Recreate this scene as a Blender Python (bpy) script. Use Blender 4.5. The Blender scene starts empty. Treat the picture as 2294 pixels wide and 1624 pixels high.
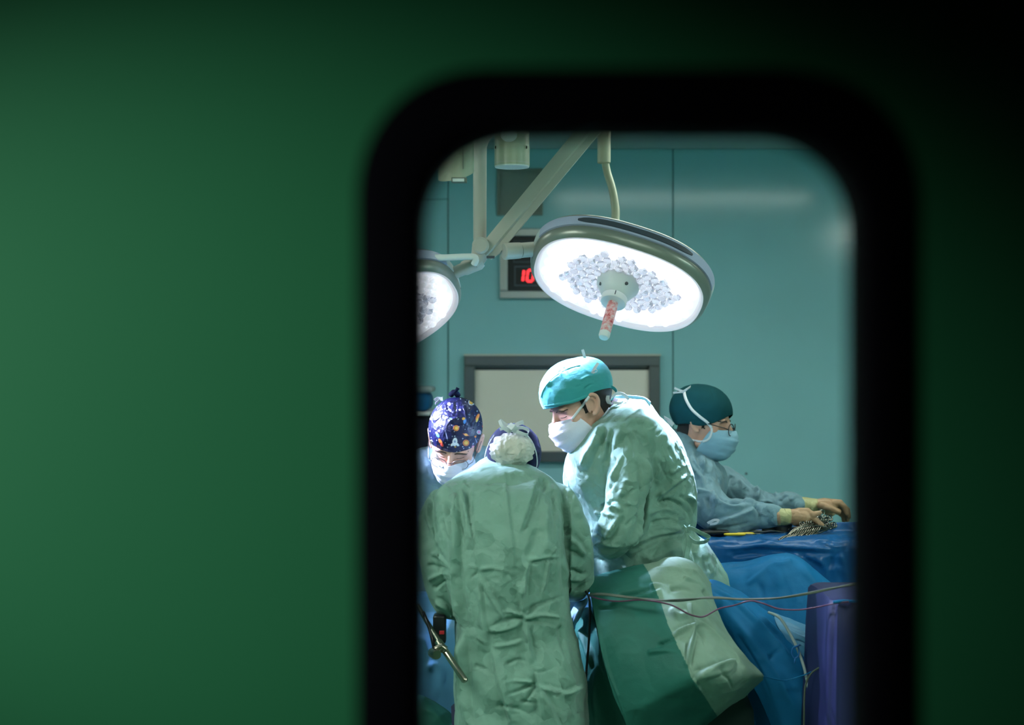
import bpy, bmesh, math, random
import numpy as np
from mathutils import Vector, Matrix, Euler
from mathutils.bvhtree import BVHTree

random.seed(5)
SC = bpy.context.scene
COL = SC.collection
F, CX, CY, CZ = 3200.0, 1147.0, 812.0, 1.6        # focal length in pixels, frame centre, lens height

# ---------------------------------------------------------------- camera
cam = bpy.data.objects.new('camera', bpy.data.cameras.new('camera'))
COL.objects.link(cam)
cam.location = (0, 0, CZ)
cam.rotation_euler = (math.radians(90), 0, 0)
cam.data.sensor_width = 36.0
cam.data.lens = F / 2294.0 * 36.0
cam.data.clip_start = 0.02
cam.data.dof.use_dof = True
cam.data.dof.focus_distance = 4.35
cam.data.dof.aperture_fstop = 2.1
SC.camera = cam
# ---------------------------------------------------------------- world: dark corridor, closed theatre
W = bpy.data.worlds.new('world'); SC.world = W
W.use_nodes = True
W.node_tree.nodes['Background'].inputs[0].default_value = (0.02, 0.03, 0.03, 1)
W.node_tree.nodes['Background'].inputs[1].default_value = 0.05
# ---------------------------------------------------------------- exposure
SC.view_settings.view_transform = 'Standard'
SC.view_settings.look = 'None'
SC.view_settings.exposure = 0.16
SC.view_settings.gamma = 1.0
SC.view_settings.use_curve_mapping = False


def light(name, kind, loc, target, energy, color, **kw):
    l = bpy.data.lights.new(name, kind)
    l.energy = energy; l.color = color
    for k, v in kw.items():
        setattr(l, k, v)
    o = bpy.data.objects.new(name, l); COL.objects.link(o)
    o.location = loc
    d = Vector(target) - Vector(loc)
    o.rotation_euler = d.to_track_quat('-Z', 'Y').to_euler()
    return o


# corridor downlight that washes the green door
light('corridor_wall_lamp', 'SPOT', (-1.25, 0.12, 1.80), (-0.24, 1.0, 1.54), 62, (0.95, 1.0, 0.95),
      spot_size=math.radians(33), spot_blend=1.0, shadow_soft_size=0.05)
# theatre ceiling lights (the panels themselves are built below, dimmed for the operation)
AMB = (0.92, 1.0, 0.90)
LAMP_COL = (0.80, 0.86, 1.34)
PANEL_EMIT = 24.0
PANEL_DIM = 9.5
LAMP_W = 108.0          # watts of each of the lamp's LED groups


# ================================================================= helpers
def at(px, py, Y):
    return Vector(((px - CX) / F * Y, Y, CZ + (CY - py) / F * Y))


def proj(V):
    return CX + V[:, 0] / V[:, 1] * F, CY - (V[:, 2] - CZ) / V[:, 1] * F


class MB:
    """collects vertices and faces for ONE mesh"""
    def __init__(s):
        s.v = []; s.f = []; s.flat = False

    def add(s, v, f):
        n = len(s.v)
        s.v += [tuple(p) for p in v]
        s.f += [tuple(i + n for i in q) for q in f]
        return s


def frames(P):
    """parallel transport frames along a polyline"""
    P = [Vector(p) for p in P]
    n = len(P); T = []
    for i in range(n):
        a = P[max(0, i - 1)]; b = P[min(n - 1, i + 1)]
        t = (b - a)
        T.append(t.normalized() if t.length > 1e-9 else Vector((0, 0, 1)))
    u = T[0].orthogonal().normalized()
    out = []
    for i in range(n):
        u = (u - T[i] * u.dot(T[i]))
        u = u.normalized() if u.length > 1e-6 else T[i].orthogonal().normalized()
        out.append((T[i], u, T[i].cross(u)))
    return P, out


def smooth_path(P, k=6):
    """Catmull-Rom through points (tuples of any length)"""
    A = np.array([list(p) for p in P], float)
    n = len(A)
    if n < 3:
        return [tuple(A[0] + (A[-1] - A[0]) * t) for t in np.linspace(0, 1, k + 1)]
    out = []
    for i in range(n - 1):
        p0 = A[max(0, i - 1)]; p1 = A[i]; p2 = A[i + 1]; p3 = A[min(n - 1, i + 2)]
        for j in range(k):
            t = j / k
            out.append(0.5 * (2 * p1 + (p2 - p0) * t + (2 * p0 - 5 * p1 + 4 * p2 - p3) * t * t + (3 * p1 - p0 - 3 * p2 + p3) * t ** 3))
    out.append(A[-1])
    return [tuple(p) for p in out]


def tube(mb, P, r, seg=12, k=0, cap=True):
    """round tube; r = number or list"""
    if k:
        rr = r if hasattr(r, '__len__') else [r] * len(P)
        Q = smooth_path([tuple(p) + (q,) for p, q in zip(P, rr)], k)
        P = [q[:3] for q in Q]; r = [q[3] for q in Q]
    if not hasattr(r, '__len__'):
        r = [r] * len(P)
    P, FR = frames(P)
    v = []; f = []
    for p, (t, u, w), q in zip(P, FR, r):
        for j in range(seg):
            a = 2 * math.pi * j / seg
            v.append(p + u * (q * math.cos(a)) + w * (q * math.sin(a)))
    n = len(P)
    for i in range(n - 1):
        for j in range(seg):
            j2 = (j + 1) % seg
            f.append((i * seg + j, i * seg + j2, (i + 1) * seg + j2, (i + 1) * seg + j))
    if cap:
        f.append(tuple(range(seg - 1, -1, -1)))
        f.append(tuple((n - 1) * seg + j for j in range(seg)))
    mb.add(v, f)
    return mb


def ribbon(mb, P, w, th=0.001, side=None, k=5, twist=0.0):
    """flat band; side = direction of its width"""
    mb.flat = True
    P = [Vector(p) for p in smooth_path([tuple(p) for p in P], k)]
    P, FR = frames(P)
    v = []; f = []
    n = len(P)
    for i, (p, (t, u, b)) in enumerate(zip(P, FR)):
        s = Vector(side) if side is not None else u
        s = s - t * s.dot(t)
        s = s.normalized() if s.length > 1e-6 else u
        if twist:
            s = Matrix.Rotation(twist * i / max(1, n - 1), 3, t) @ s
        q = t.cross(s)
        for a, c in ((-1, -1), (1, -1), (1, 1), (-1, 1)):
            v.append(p + s * (a * w / 2) + q * (c * th / 2))
    for i in range(n - 1):
        for j in range(4):
            j2 = (j + 1) % 4
            f.append((i * 4 + j, i * 4 + j2, i * 4 + 4 + j2, i * 4 + 4 + j))
    f.append((3, 2, 1, 0)); f.append(tuple((n - 1) * 4 + j for j in range(4)))
    mb.add(v, f)
    return mb


def box(mb, lo, hi, bev=0.0):
    bm = bmesh.new()
    bmesh.ops.create_cube(bm, size=1)
    for q in bm.verts:
        q.co = Vector([(lo[i] + hi[i]) / 2 + q.co[i] * (hi[i] - lo[i]) for i in range(3)])
    if bev:
        bmesh.ops.bevel(bm, geom=bm.edges[:], offset=bev, segments=2, affect='EDGES', profile=0.5)
    bm.verts.index_update()
    mb.add([q.co.copy() for q in bm.verts], [[q.index for q in fc.verts] for fc in bm.faces])
    bm.free()
    return mb


def loft(mb, rings, cap=True):
    """rings: list of equally long closed point loops"""
    n = len(rings[0]); v = [p for r in rings for p in r]; f = []
    for i in range(len(rings) - 1):
        for j in range(n):
            j2 = (j + 1) % n
            f.append((i * n + j, i * n + j2, (i + 1) * n + j2, (i + 1) * n + j))
    if cap:
        f.append(tuple(range(n - 1, -1, -1)))
        f.append(tuple((len(rings) - 1) * n + j for j in range(n)))
    mb.add(v, f)
    return mb


def superring(c, U, Wv, a, b, n=2.4, seg=40):
    """superellipse loop around c in the plane of unit vectors U, Wv"""
    out = []
    for j in range(seg):
        t = 2 * math.pi * j / seg
        ct, st = math.cos(t), math.sin(t)
        out.append(Vector(c) + U * (a * math.copysign(abs(ct) ** (2 / n), ct)) + Wv * (b * math.copysign(abs(st) ** (2 / n), st)))
    return out


def sphere(mb, c, r, seg=16, rings=10, rot=None):
    r = (r, r, r) if not hasattr(r, '__len__') else r
    v = [Vector((0, 0, r[2]))]; f = []
    for i in range(1, rings):
        th = math.pi * i / rings
        for j in range(seg):
            a = 2 * math.pi * j / seg
            v.append(Vector((r[0] * math.sin(th) * math.cos(a), r[1] * math.sin(th) * math.sin(a), r[2] * math.cos(th))))
    v.append(Vector((0, 0, -r[2])))
    for j in range(seg):
        f.append((0, 1 + j, 1 + (j + 1) % seg))
        for i in range(rings - 2):
            a = 1 + i * seg + j; b = 1 + i * seg + (j + 1) % seg
            f.append((a, a + seg, b + seg, b))
        e = 1 + (rings - 2) * seg
        f.append((e + j, len(v) - 1, e + (j + 1) % seg))
    if rot is not None:
        v = [rot @ p for p in v]
    mb.add([p + Vector(c) for p in v], f)
    return mb


def chain(mb, P, r, seg=12):
    """limb: tube with balls at its joints (for remeshing)"""
    tube(mb, P, r, seg)
    for p, q in zip(P, r):
        sphere(mb, p, q * 1.0, seg, 8)
    return mb


def rows_loft(mb, rows, n=2.5, seg=48, k=4):
    """torso from rows (py, x_left, x_right, Y, half_depth) given where they stand"""
    R = smooth_path(rows, k)
    rings = []
    for (py, xl, xr, Y, hd) in R:
        a = at(xl, py, Y); b = at(xr, py, Y)
        rings.append(superring((a + b) / 2, Vector((1, 0, 0)), Vector((0, 1, 0)), (b - a).length / 2, hd, n, seg))
    return loft(mb, rings)


def root_loc(p):
    while p is not None and p.parent is not None:
        p = p.parent
    return Vector(p.location) if p is not None else Vector((0, 0, 0))


def obj(name, mb, m=None, parent=None, smooth=True, origin=None, mats=None, face_mat=None):
    """link ONE mesh object; vertices are given in world space"""
    V = np.array(mb.v, float) if not isinstance(mb, tuple) else np.asarray(mb[0], float)
    Fc = mb.f if not isinstance(mb, tuple) else mb[1]
    o_ = root_loc(parent) if parent is not None else (Vector(origin) if origin is not None else Vector((0, 0, 0)))
    if parent is None and origin is None and len(V):
        lo, hi = V.min(0), V.max(0)
        o_ = Vector(((lo[0] + hi[0]) / 2, (lo[1] + hi[1]) / 2, lo[2]))
    me = bpy.data.meshes.new(name)
    me.from_pydata((V - np.array(o_)).tolist(), [], [list(map(int, q)) for q in Fc])
    me.validate(); me.update()
    for mm in (mats or [m]):
        if mm:
            me.materials.append(mm)
    if face_mat is not None and len(face_mat) == len(me.polygons):
        me.polygons.foreach_set('material_index', np.array(face_mat, np.int32))
    if smooth is True and getattr(mb, 'flat', False):
        smooth = 'auto'
    if smooth:
        me.polygons.foreach_set('use_smooth', np.ones(len(me.polygons), bool))
        if smooth == 'auto':
            me.set_sharp_from_angle(angle=math.radians(38))
    ob = bpy.data.objects.new(name, me)
    COL.objects.link(ob)
    if parent is not None:
        ob.parent = parent
    else:
        ob.location = o_
    return ob


def tag(o, label=None, cat=None, group=None, kind=None):
    for k_, v_ in (('label', label), ('category', cat), ('group', group), ('kind', kind)):
        if v_:
            o[k_] = v_
    return o


def thing(name, label, cat, loc, group=None):
    o = bpy.data.objects.new(name, None)
    o.empty_display_size = 0.05
    COL.objects.link(o)
    o.location = loc
    return tag(o, label, cat, group)


def remesh(mb, voxel, smooth=4):
    """fuse closed shells into one continuous skin -> (V, faces)"""
    me = bpy.data.meshes.new('tmp')
    me.from_pydata([tuple(p) for p in mb.v], [], mb.f)
    me.update()
    bm = bmesh.new(); bm.from_mesh(me)
    bmesh.ops.recalc_face_normals(bm, faces=bm.faces[:])
    bm.to_mesh(me); bm.free()
    o = bpy.data.objects.new('tmp', me); COL.objects.link(o)
    r = o.modifiers.new('r', 'REMESH'); r.mode = 'VOXEL'; r.voxel_size = voxel
    if smooth:
        s = o.modifiers.new('s', 'SMOOTH'); s.factor = 0.5; s.iterations = smooth
    dg = bpy.context.evaluated_depsgraph_get()
    e = o.evaluated_get(dg).to_mesh()
    V = np.empty(len(e.vertices) * 3); e.vertices.foreach_get('co', V); V = V.reshape(-1, 3)
    n = len(e.polygons)
    L = np.empty(len(e.loops), np.int32); e.loops.foreach_get('vertex_index', L)
    st = np.empty(n, np.int32); e.polygons.foreach_get('loop_start', st)
    to = np.empty(n, np.int32); e.polygons.foreach_get('loop_total', to)
    fc = [L[a:a + b].tolist() for a, b in zip(st, to)]
    o.evaluated_get(dg).to_mesh_clear()
    bpy.data.objects.remove(o); bpy.data.meshes.remove(me)
    return V, fc


def vnormals(V, fc):
    Q = np.array([list(q[:3]) + [q[3] if len(q) > 3 else q[2]] for q in fc])
    n = np.cross(V[Q[:, 2]] - V[Q[:, 0]], V[Q[:, 3]] - V[Q[:, 1]])
    N = np.zeros_like(V)
    for i in range(4):
        np.add.at(N, Q[:, i], n)
    return N / np.maximum(np.linalg.norm(N, axis=1, keepdims=True), 1e-12)


def _hash(ix, iy, iz, seed):
    h = (ix * 374761393 + iy * 668265263 + iz * 2147483647 + seed * 974711) & 0xffffffff
    h = ((h ^ (h >> 13)) * 1274126177) & 0xffffffff
    h = h ^ (h >> 16)
    return (h & 0xffff) / 65535.0


def vnoise(P, scale, seed=0):
    """smooth value noise in [-1, 1]; scale may be a triple"""
    Q = np.asarray(P) * np.asarray(scale, float) + 100.0
    I = np.floor(Q).astype(np.int64); f = Q - I
    f = f * f * f * (f * (f * 6 - 15) + 10)
    r = 0
    for dx in (0, 1):
        for dy in (0, 1):
            for dz in (0, 1):
                w = (f[:, 0] if dx else 1 - f[:, 0]) * (f[:, 1] if dy else 1 - f[:, 1]) * (f[:, 2] if dz else 1 - f[:, 2])
                r = r + w * _hash(I[:, 0] + dx, I[:, 1] + dy, I[:, 2] + dz, seed)
    return r * 2 - 1


def crumple(V, N, amp, scale=(9, 9, 6), seed=0):
    """cloth relief: thin creases between soft planes"""
    w = np.stack([vnoise(V, 6, seed + 1), vnoise(V, 6, seed + 2), vnoise(V, 6, seed + 3)], 1) * 0.05
    P = V + w
    P = np.stack([P[:, 0] + .35 * P[:, 2], P[:, 1], P[:, 2] - .25 * P[:, 0]], 1)
    sc = np.array(scale, float)
    h = 0
    for i, (a, m) in enumerate(((1.0, 1.0), (0.75, 1.9), (0.45, 3.7), (0.22, 7.0))):
        q = np.abs(vnoise(P, sc * m, seed + 10 + i))
        h = h + a * (1 - np.minimum(q * 2.6, 1.0) ** .8) * (0.35 + 0.65 * np.clip(vnoise(V, 7, seed + 30 + i) + .5, 0, 1))
    return V + N * (h * amp)[:, None]


def facets(V, N, size, amp, seed=0, stretch=(1, 1, .7)):
    """crumpled sheet: soft planes meeting in crisp valleys and ridges"""
    h = 0
    w = np.stack([vnoise(V, 4, seed + 1), vnoise(V, 4, seed + 2), vnoise(V, 4, seed + 3)], 1) * size * .5
    for k, sg in ((0, 1), (1, -1)):
        P = (V + w * (1 if k else -1)) * np.array(stretch) / size + 50 + 7.3 * k
        I = np.floor(P).astype(np.int64)
        best = np.full(len(V), -1e9)
        for dx in (-1, 0, 1):
            for dy in (-1, 0, 1):
                for dz in (-1, 0, 1):
                    cx, cy, cz = I[:, 0] + dx, I[:, 1] + dy, I[:, 2] + dz
                    r = [_hash(cx, cy, cz, seed + 40 + k * 17 + q) for q in range(6)]
                    d = P - np.stack([cx + r[0], cy + r[1], cz + r[2]], 1)
                    t = (r[3] - .5) * d[:, 0] + (r[4] - .5) * d[:, 1] + (r[5] - .5) * d[:, 2]
                    best = np.maximum(best, t * 1.3 - (d * d).sum(1))
        h = h + sg * best
    return V + N * (h * amp)[:, None]


def drapery(V, N, amp, sx=9.0, sz=1.6, seed=0):
    """long hanging folds"""
    w = vnoise(V, 3, seed + 5) * .03
    P = np.stack([V[:, 0] + w, V[:, 1], V[:, 2]], 1)
    h = vnoise(P, (sx, sx, sz), seed + 60) + .5 * vnoise(P, (sx * 2.1, sx * 2.1, sz * 1.3), seed + 61)
    return V + N * (h * amp)[:, None]


def strokes(V, N, S, gain=1.0):
    """folds in the cloth that faces the room's door: each stroke is (points, width, height in mm, kind)"""
    px, py = proj(V)
    c = V - np.array([0, 0, CZ]); c /= np.linalg.norm(c, axis=1, keepdims=True)
    fac = np.clip(-(N * c).sum(1) * 2.5, 0, 1)
    D = np.zeros(len(V))
    for pts, w, amp, kind in S:
        P = np.array(smooth_path([p[:2] for p in pts], 5))
        lo = P.min(0) - 4 * w; hi = P.max(0) + 4 * w
        idx = np.where((px > lo[0]) & (px < hi[0]) & (py > lo[1]) & (py < hi[1]) & (fac > 0))[0]
        if not len(idx):
            continue
        X = np.stack([px[idx], py[idx]], 1)
        best = np.full(len(idx), 1e9); sd = np.zeros(len(idx)); tt = np.zeros(len(idx))
        seg = np.linalg.norm(np.diff(P, axis=0), axis=1); cum = np.concatenate([[0], np.cumsum(seg)])
        for i in range(len(P) - 1):
            a = P[i]; d = P[i + 1] - a; L = max(seg[i], 1e-6)
            t = np.clip(((X - a) @ d) / L ** 2, 0, 1)
            q = X - a - t[:, None] * d
            dist = np.hypot(q[:, 0], q[:, 1])
            m = dist < best
            best[m] = dist[m]
            sd[m] = np.sign(d[0] * q[m, 1] - d[1] * q[m, 0]) * dist[m]
            tt[m] = (cum[i] + t[m] * L) / cum[-1]
        tap = np.clip(np.minimum(tt, 1 - tt) / 0.2, 0.0, 1); tap = tap * tap * (3 - 2 * tap)
        hw = 3 + .3 * abs(amp)
        ad = np.abs(sd) / w
        if kind in 'rv':       # pulled creases run out from their first point
            tap = np.clip(tt / .10, 0, 1) * np.clip((1 - tt) / .75, 0, 1)
            ad = np.abs(sd) / (w * .85 * (1 - .45 * tt))
        if kind == 'r':
            h = np.clip(1 - ad, 0, 1) ** 1.3
        elif kind == 'v':
            h = -np.clip(1 - ad, 0, 1) ** 1.3
        elif kind == 'g':
            h = np.exp(-ad * ad * 2)
        elif kind == 'd':
            h = -np.exp(-ad * ad * 2)
        elif kind == 's':      # lap: sharp on the stroke, easing away on its right-hand side
            h = np.where(sd > 0, np.exp(-np.maximum(sd - hw, 0) / w * 1.6), -0.35 * np.exp(np.minimum(sd + hw, 0) / w * 3)); u_ = np.clip((sd + hw) / (2 * hw), 0, 1); u_ = u_ * u_ * (3 - 2 * u_); h = np.where(np.abs(sd) < hw, -0.35 + 1.35 * u_, h)
        elif kind == 'z':      # lap to the left-hand side
            sd = -sd; h = np.where(sd > 0, np.exp(-np.maximum(sd - hw, 0) / w * 1.6), -0.35 * np.exp(np.minimum(sd + hw, 0) / w * 3)); u_ = np.clip((sd + hw) / (2 * hw), 0, 1); u_ = u_ * u_ * (3 - 2 * u_); h = np.where(np.abs(sd) < hw, -0.35 + 1.35 * u_, h)
        D[idx] += h * tap * amp * 0.001
    return V + N * (D * fac * gain)[:, None]


def patch(ctrl, nu=10, nv=10):
    """sheet through a grid of (px, py, Y) control points -> (V, faces, nu_total)"""
    rows = [smooth_path(r, nu) for r in ctrl]
    cols = list(zip(*rows))
    G = [smooth_path(c, nv) for c in cols]
    G = list(zip(*G))
    V = np.array([list(at(*p)) for r in G for p in r])
    m = len(G[0]); f = []
    for i in range(len(G) - 1):
        for j in range(m - 1):
            f.append((i * m + j, i * m + j + 1, (i + 1) * m + j + 1, (i + 1) * m + j))
    return V, f


def face_cam(V, fc):
    """orient sheet normals towards the door"""
    N = vnormals(V, fc)
    c = V - np.array([0, 0, CZ])
    if (N * c).sum(1).mean() > 0:
        fc = [tuple(reversed(q)) for q in fc]
        N = -N
    return fc, N


def thick(o, t=0.002):
    m = o.modifiers.new('thickness', 'SOLIDIFY'); m.thickness = t; m.offset = -1
    return o


# ================================================================= materials
def mat(name, color, rough=0.5, metal=0.0, spec=0.5, emit=None, estr=0.0, var=0.0, vscale=6.0, bump=0.0, bscale=200.0,
        crease=0.0, cscale=22.0, sss=0.0, trans=0.0, alpha=1.0, coat=0.0, sheen=0.0, attr=None, stretch=(1, 1, 1), ior=1.45):
    m = bpy.data.materials.new(name); m.use_nodes = True
    nt = m.node_tree; n = nt.nodes; l = nt.links
    b = n['Principled BSDF']
    b.inputs['Base Color'].default_value = (*color, 1)
    b.inputs['Roughness'].default_value = rough
    b.inputs['Metallic'].default_value = metal
    b.inputs['Specular IOR Level'].default_value = spec
    b.inputs['Coat Weight'].default_value = coat
    b.inputs['Sheen Weight'].default_value = sheen
    b.inputs['Transmission Weight'].default_value = trans
    b.inputs['IOR'].default_value = ior
    b.inputs['Alpha'].default_value = alpha
    if sss:
        b.inputs['Subsurface Weight'].default_value = sss
        b.inputs['Subsurface Radius'].default_value = (0.012, 0.005, 0.003)
    if emit:
        b.inputs['Emission Color'].default_value = (*emit, 1)
        b.inputs['Emission Strength'].default_value = estr
    tc = n.new('ShaderNodeTexCoord')
    mp = n.new('ShaderNodeMapping'); mp.inputs['Scale'].default_value = stretch
    l.new(tc.outputs['Object'], mp.inputs['Vector'])
    vec = mp.outputs['Vector']
    if attr:
        a = n.new('ShaderNodeAttribute'); a.attribute_name = attr
        l.new(a.outputs['Color'], b.inputs['Base Color'])
    elif var:
        t = n.new('ShaderNodeTexNoise'); t.inputs['Scale'].default_value = vscale; t.inputs['Detail'].default_value = 6
        l.new(vec, t.inputs['Vector'])
        r = n.new('ShaderNodeValToRGB')
        r.color_ramp.elements[0].position = 0.3; r.color_ramp.elements[1].position = 0.7
        r.color_ramp.elements[0].color = (*[c * (1 - var) for c in color], 1)
        r.color_ramp.elements[1].color = (*[min(1, c * (1 + var)) for c in color], 1)
        l.new(t.outputs['Fac'], r.inputs['Fac']); l.new(r.outputs['Color'], b.inputs['Base Color'])
    prev = None
    if crease:
        d = n.new('ShaderNodeTexNoise'); d.inputs['Scale'].default_value = 9.0; d.inputs['Detail'].default_value = 3
        l.new(vec, d.inputs['Vector'])
        mx = n.new('ShaderNodeMix'); mx.data_type = 'VECTOR'; mx.inputs['Factor'].default_value = 0.10
        l.new(vec, mx.inputs[4]); l.new(d.outputs['Color'], mx.inputs[5])
        for sc_, dist in ((cscale, 1.0), (cscale * 2.3, 1.0)):      # tilted facets with crisp edges, as in crumpled non-woven
            vo = n.new('ShaderNodeTexVoronoi'); vo.feature = 'F1'; vo.inputs['Scale'].default_value = sc_
            l.new(mx.outputs[1], vo.inputs['Vector'])
            sb = n.new('ShaderNodeVectorMath'); sb.operation = 'SUBTRACT'; l.new(mx.outputs[1], sb.inputs[0]); l.new(vo.outputs['Position'], sb.inputs[1])
            sc2 = n.new('ShaderNodeVectorMath'); sc2.operation = 'SUBTRACT'; l.new(vo.outputs['Color'], sc2.inputs[0]); sc2.inputs[1].default_value = (.5, .5, .5)
            dt = n.new('ShaderNodeVectorMath'); dt.operation = 'DOT_PRODUCT'; l.new(sb.outputs['Vector'], dt.inputs[0]); l.new(sc2.outputs['Vector'], dt.inputs[1])
            bp = n.new('ShaderNodeBump'); bp.inputs['Strength'].default_value = min(1.0, crease); bp.inputs['Distance'].default_value = dist
            l.new(dt.outputs['Value'], bp.inputs['Height'])
            if prev:
                l.new(prev.outputs['Normal'], bp.inputs['Normal'])
            prev = bp
    if bump:
        t = n.new('ShaderNodeTexNoise'); t.inputs['Scale'].default_value = bscale; t.inputs['Detail'].default_value = 4
        l.new(vec, t.inputs['Vector'])
        bp = n.new('ShaderNodeBump'); bp.inputs['Strength'].default_value = bump; bp.inputs['Distance'].default_value = 0.002
        l.new(t.outputs['Fac'], bp.inputs['Height'])
        if prev:
            l.new(prev.outputs['Normal'], bp.inputs['Normal'])
        prev = bp
    if prev:
        l.new(prev.outputs['Normal'], b.inputs['Normal'])
    return m


def pane_material(name, tint=(0.97, 1, 0.99), fac=None):
    """thin clear pane: sees through, with the faint mirror of glass"""
    m = bpy.data.materials.new(name); m.use_nodes = True
    n = m.node_tree.nodes; l = m.node_tree.links
    n.clear()
    o = n.new('ShaderNodeOutputMaterial'); mx = n.new('ShaderNodeMixShader')
    t = n.new('ShaderNodeBsdfTransparent'); t.inputs[0].default_value = (*tint, 1)
    g = n.new('ShaderNodeBsdfGlossy'); g.inputs['Roughness'].default_value = 0.02
    f = n.new('ShaderNodeFresnel'); f.inputs[0].default_value = 1.45
    if fac is None:
        l.new(f.outputs[0], mx.inputs[0])
    else:
        mx.inputs[0].default_value = fac
    l.new(t.outputs[0], mx.inputs[1]); l.new(g.outputs[0], mx.inputs[2])
    l.new(mx.outputs[0], o.inputs[0])
    return m


M = {}
M['door'] = mat('door_green', (0.017, 0.150, 0.060), rough=0.6, spec=0.15, bump=0.15, bscale=700)
M['rubber'] = mat('black_rubber', (0.0015, 0.0015, 0.0028), rough=0.85, spec=0.04)
M['pane'] = pane_material('clear_glass')
M['wall'] = mat('teal_laminate', (0.30, 0.56, 0.62), rough=0.13, spec=0.5, var=0.04, vscale=2.5)
M['joint'] = mat('panel_joint', (0.05, 0.13, 0.13), rough=0.7)
M['sidewall'] = mat('teal_paint', (0.10, 0.31, 0.30), rough=0.5)
M['ceiling'] = mat('ceiling_white', (0.62, 0.68, 0.70), rough=0.6)
M['floor'] = mat('vinyl_floor', (0.12, 0.24, 0.20), rough=0.35, var=0.1, vscale=40)
M['plaster'] = mat('corridor_plaster', (0.08, 0.20, 0.12), rough=0.7)
M['cream'] = mat('lamp_arm_paint', (0.52, 0.485, 0.44), rough=0.35, var=0.03)
M['green_cream'] = mat('pendant_paint', (0.47, 0.47, 0.36), rough=0.35)
M['white'] = mat('white_plastic', (0.80, 0.80, 0.82), rough=0.35)
M['lilac'] = mat('lavender_band', (0.52, 0.53, 0.74), rough=0.3)
M['dark_grey'] = mat('dark_grey_plastic', (0.07, 0.075, 0.10), rough=0.4)
M['olive'] = mat('lamp_shell', (0.30, 0.30, 0.27), rough=0.3, metal=0.3)
M['steel'] = mat('brushed_steel', (0.42, 0.42, 0.42), rough=0.32, metal=0.9, bump=0.05, bscale=300, stretch=(1, 1, 12))
M['dsteel'] = mat('dull_steel', (0.125, 0.13, 0.135), rough=0.42, metal=0.7)
M['bronze'] = mat('dark_polished_steel', (0.30, 0.27, 0.22), rough=0.22, metal=1.0)
M['chrome'] = mat('bright_steel', (0.23, 0.21, 0.18), rough=0.22, metal=1.0)
M['black'] = mat('black_plastic', (0.010, 0.010, 0.012), rough=0.3)
M['panelgrey'] = mat('grey_access_panel', (0.22, 0.23, 0.20), rough=0.5)
M['viewer'] = mat('cream_viewer_panel', (0.86, 0.76, 0.70), rough=0.45, var=0.03, vscale=3)
M['led'] = mat('red_led', (0.3, 0.01, 0.01), emit=(1.0, 0.03, 0.04), estr=2.2)
M['panel_light'] = mat('ceiling_diffuser', (0.8, 0.8, 0.8), emit=AMB, estr=PANEL_EMIT)
M['panel_dim'] = mat('dimmed_diffuser', (0.8, 0.8, 0.8), emit=AMB, estr=PANEL_DIM)
M['lens_lit'] = mat('lit_lens', (0.30, 0.30, 0.34), rough=0.12, emit=(0.94, 0.92, 1.0), estr=0.98)
M['lens_dim'] = mat('clear_lens', (0.85, 0.85, 0.94), rough=0.08, metal=0.0, spec=0.8, trans=0.75, coat=0.5, emit=(0.9, 0.9, 1.0), estr=0.05)
M['lens_plate'] = mat('lamp_reflector', (0.40, 0.40, 0.46), rough=0.2, metal=0.3, emit=(0.94, 0.93, 1.0), estr=0.8)
M['lamp_edge'] = mat('lamp_lit_edge', (0.55, 0.50, 0.53), rough=0.3, emit=(1.0, 0.88, 0.93), estr=0.30)
M['gown'] = mat('green_gown_cloth', (0.180, 0.312, 0.255), rough=0.62, spec=0.35, var=0.07, vscale=9, bump=0.3, bscale=420, crease=0.42, cscale=15, sheen=0.1)
M['gown_blue'] = mat('blue_gown_cloth', (0.165, 0.275, 0.330), rough=0.6, spec=0.35, var=0.07, vscale=9, bump=0.3, bscale=420, crease=0.42, cscale=15, sheen=0.1)
M['gown_lining'] = mat('pale_gown_cloth', (0.30, 0.50, 0.58), rough=0.6, spec=0.35, var=0.05, bump=0.2, bscale=420, crease=0.1)
M['drape_green'] = mat('green_drape', (0.021, 0.125, 0.100), rough=0.6, spec=0.3, var=0.12, vscale=7, bump=0.3, bscale=380, crease=0.06, cscale=9)
M['drape_band'] = mat('pale_green_drape', (0.19, 0.285, 0.225), rough=0.62, spec=0.3, var=0.1, vscale=14, bump=0.3, bscale=300, crease=0.12, cscale=14)
M['drape_blue'] = mat('blue_drape', (0.005, 0.135, 0.33), rough=0.6, spec=0.25, var=0.12, vscale=6, bump=0.2, bscale=380, crease=0.1, cscale=10)
M['drape_plastic'] = mat('blue_plastic_drape', (0.005, 0.082, 0.25), rough=0.36, spec=0.4, var=0.1, vscale=6, crease=0.14, cscale=13)
M['drape_pale'] = mat('pale_blue_drape', (0.075, 0.22, 0.38), rough=0.5, spec=0.4, var=0.1, crease=0.1, cscale=10)
M['indigo'] = mat('indigo_cover', (0.014, 0.016, 0.085), rough=0.55, var=0.08)
M['navy'] = mat('navy_scrubs', (0.012, 0.012, 0.045), rough=0.8, bump=0.2, bscale=300)
M['skin'] = mat('skin', (0.70, 0.38, 0.30), rough=0.48, spec=0.4, sss=0.12, var=0.08, vscale=30, bump=0.12, bscale=500)
M['skin_dark'] = mat('tanned_skin', (0.60, 0.32, 0.235), rough=0.5, spec=0.4, sss=0.12, var=0.1, vscale=30, bump=0.12, bscale=500)
M['hair'] = mat('dark_hair', (0.016, 0.011, 0.009), rough=0.6, bump=0.8, bscale=300, stretch=(6, 6, 1))
M['cap_teal'] = mat('turquoise_cap', (0.035, 0.32, 0.34), rough=0.65, sheen=0.15, bump=0.25, bscale=500, crease=0.08, cscale=20)
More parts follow.
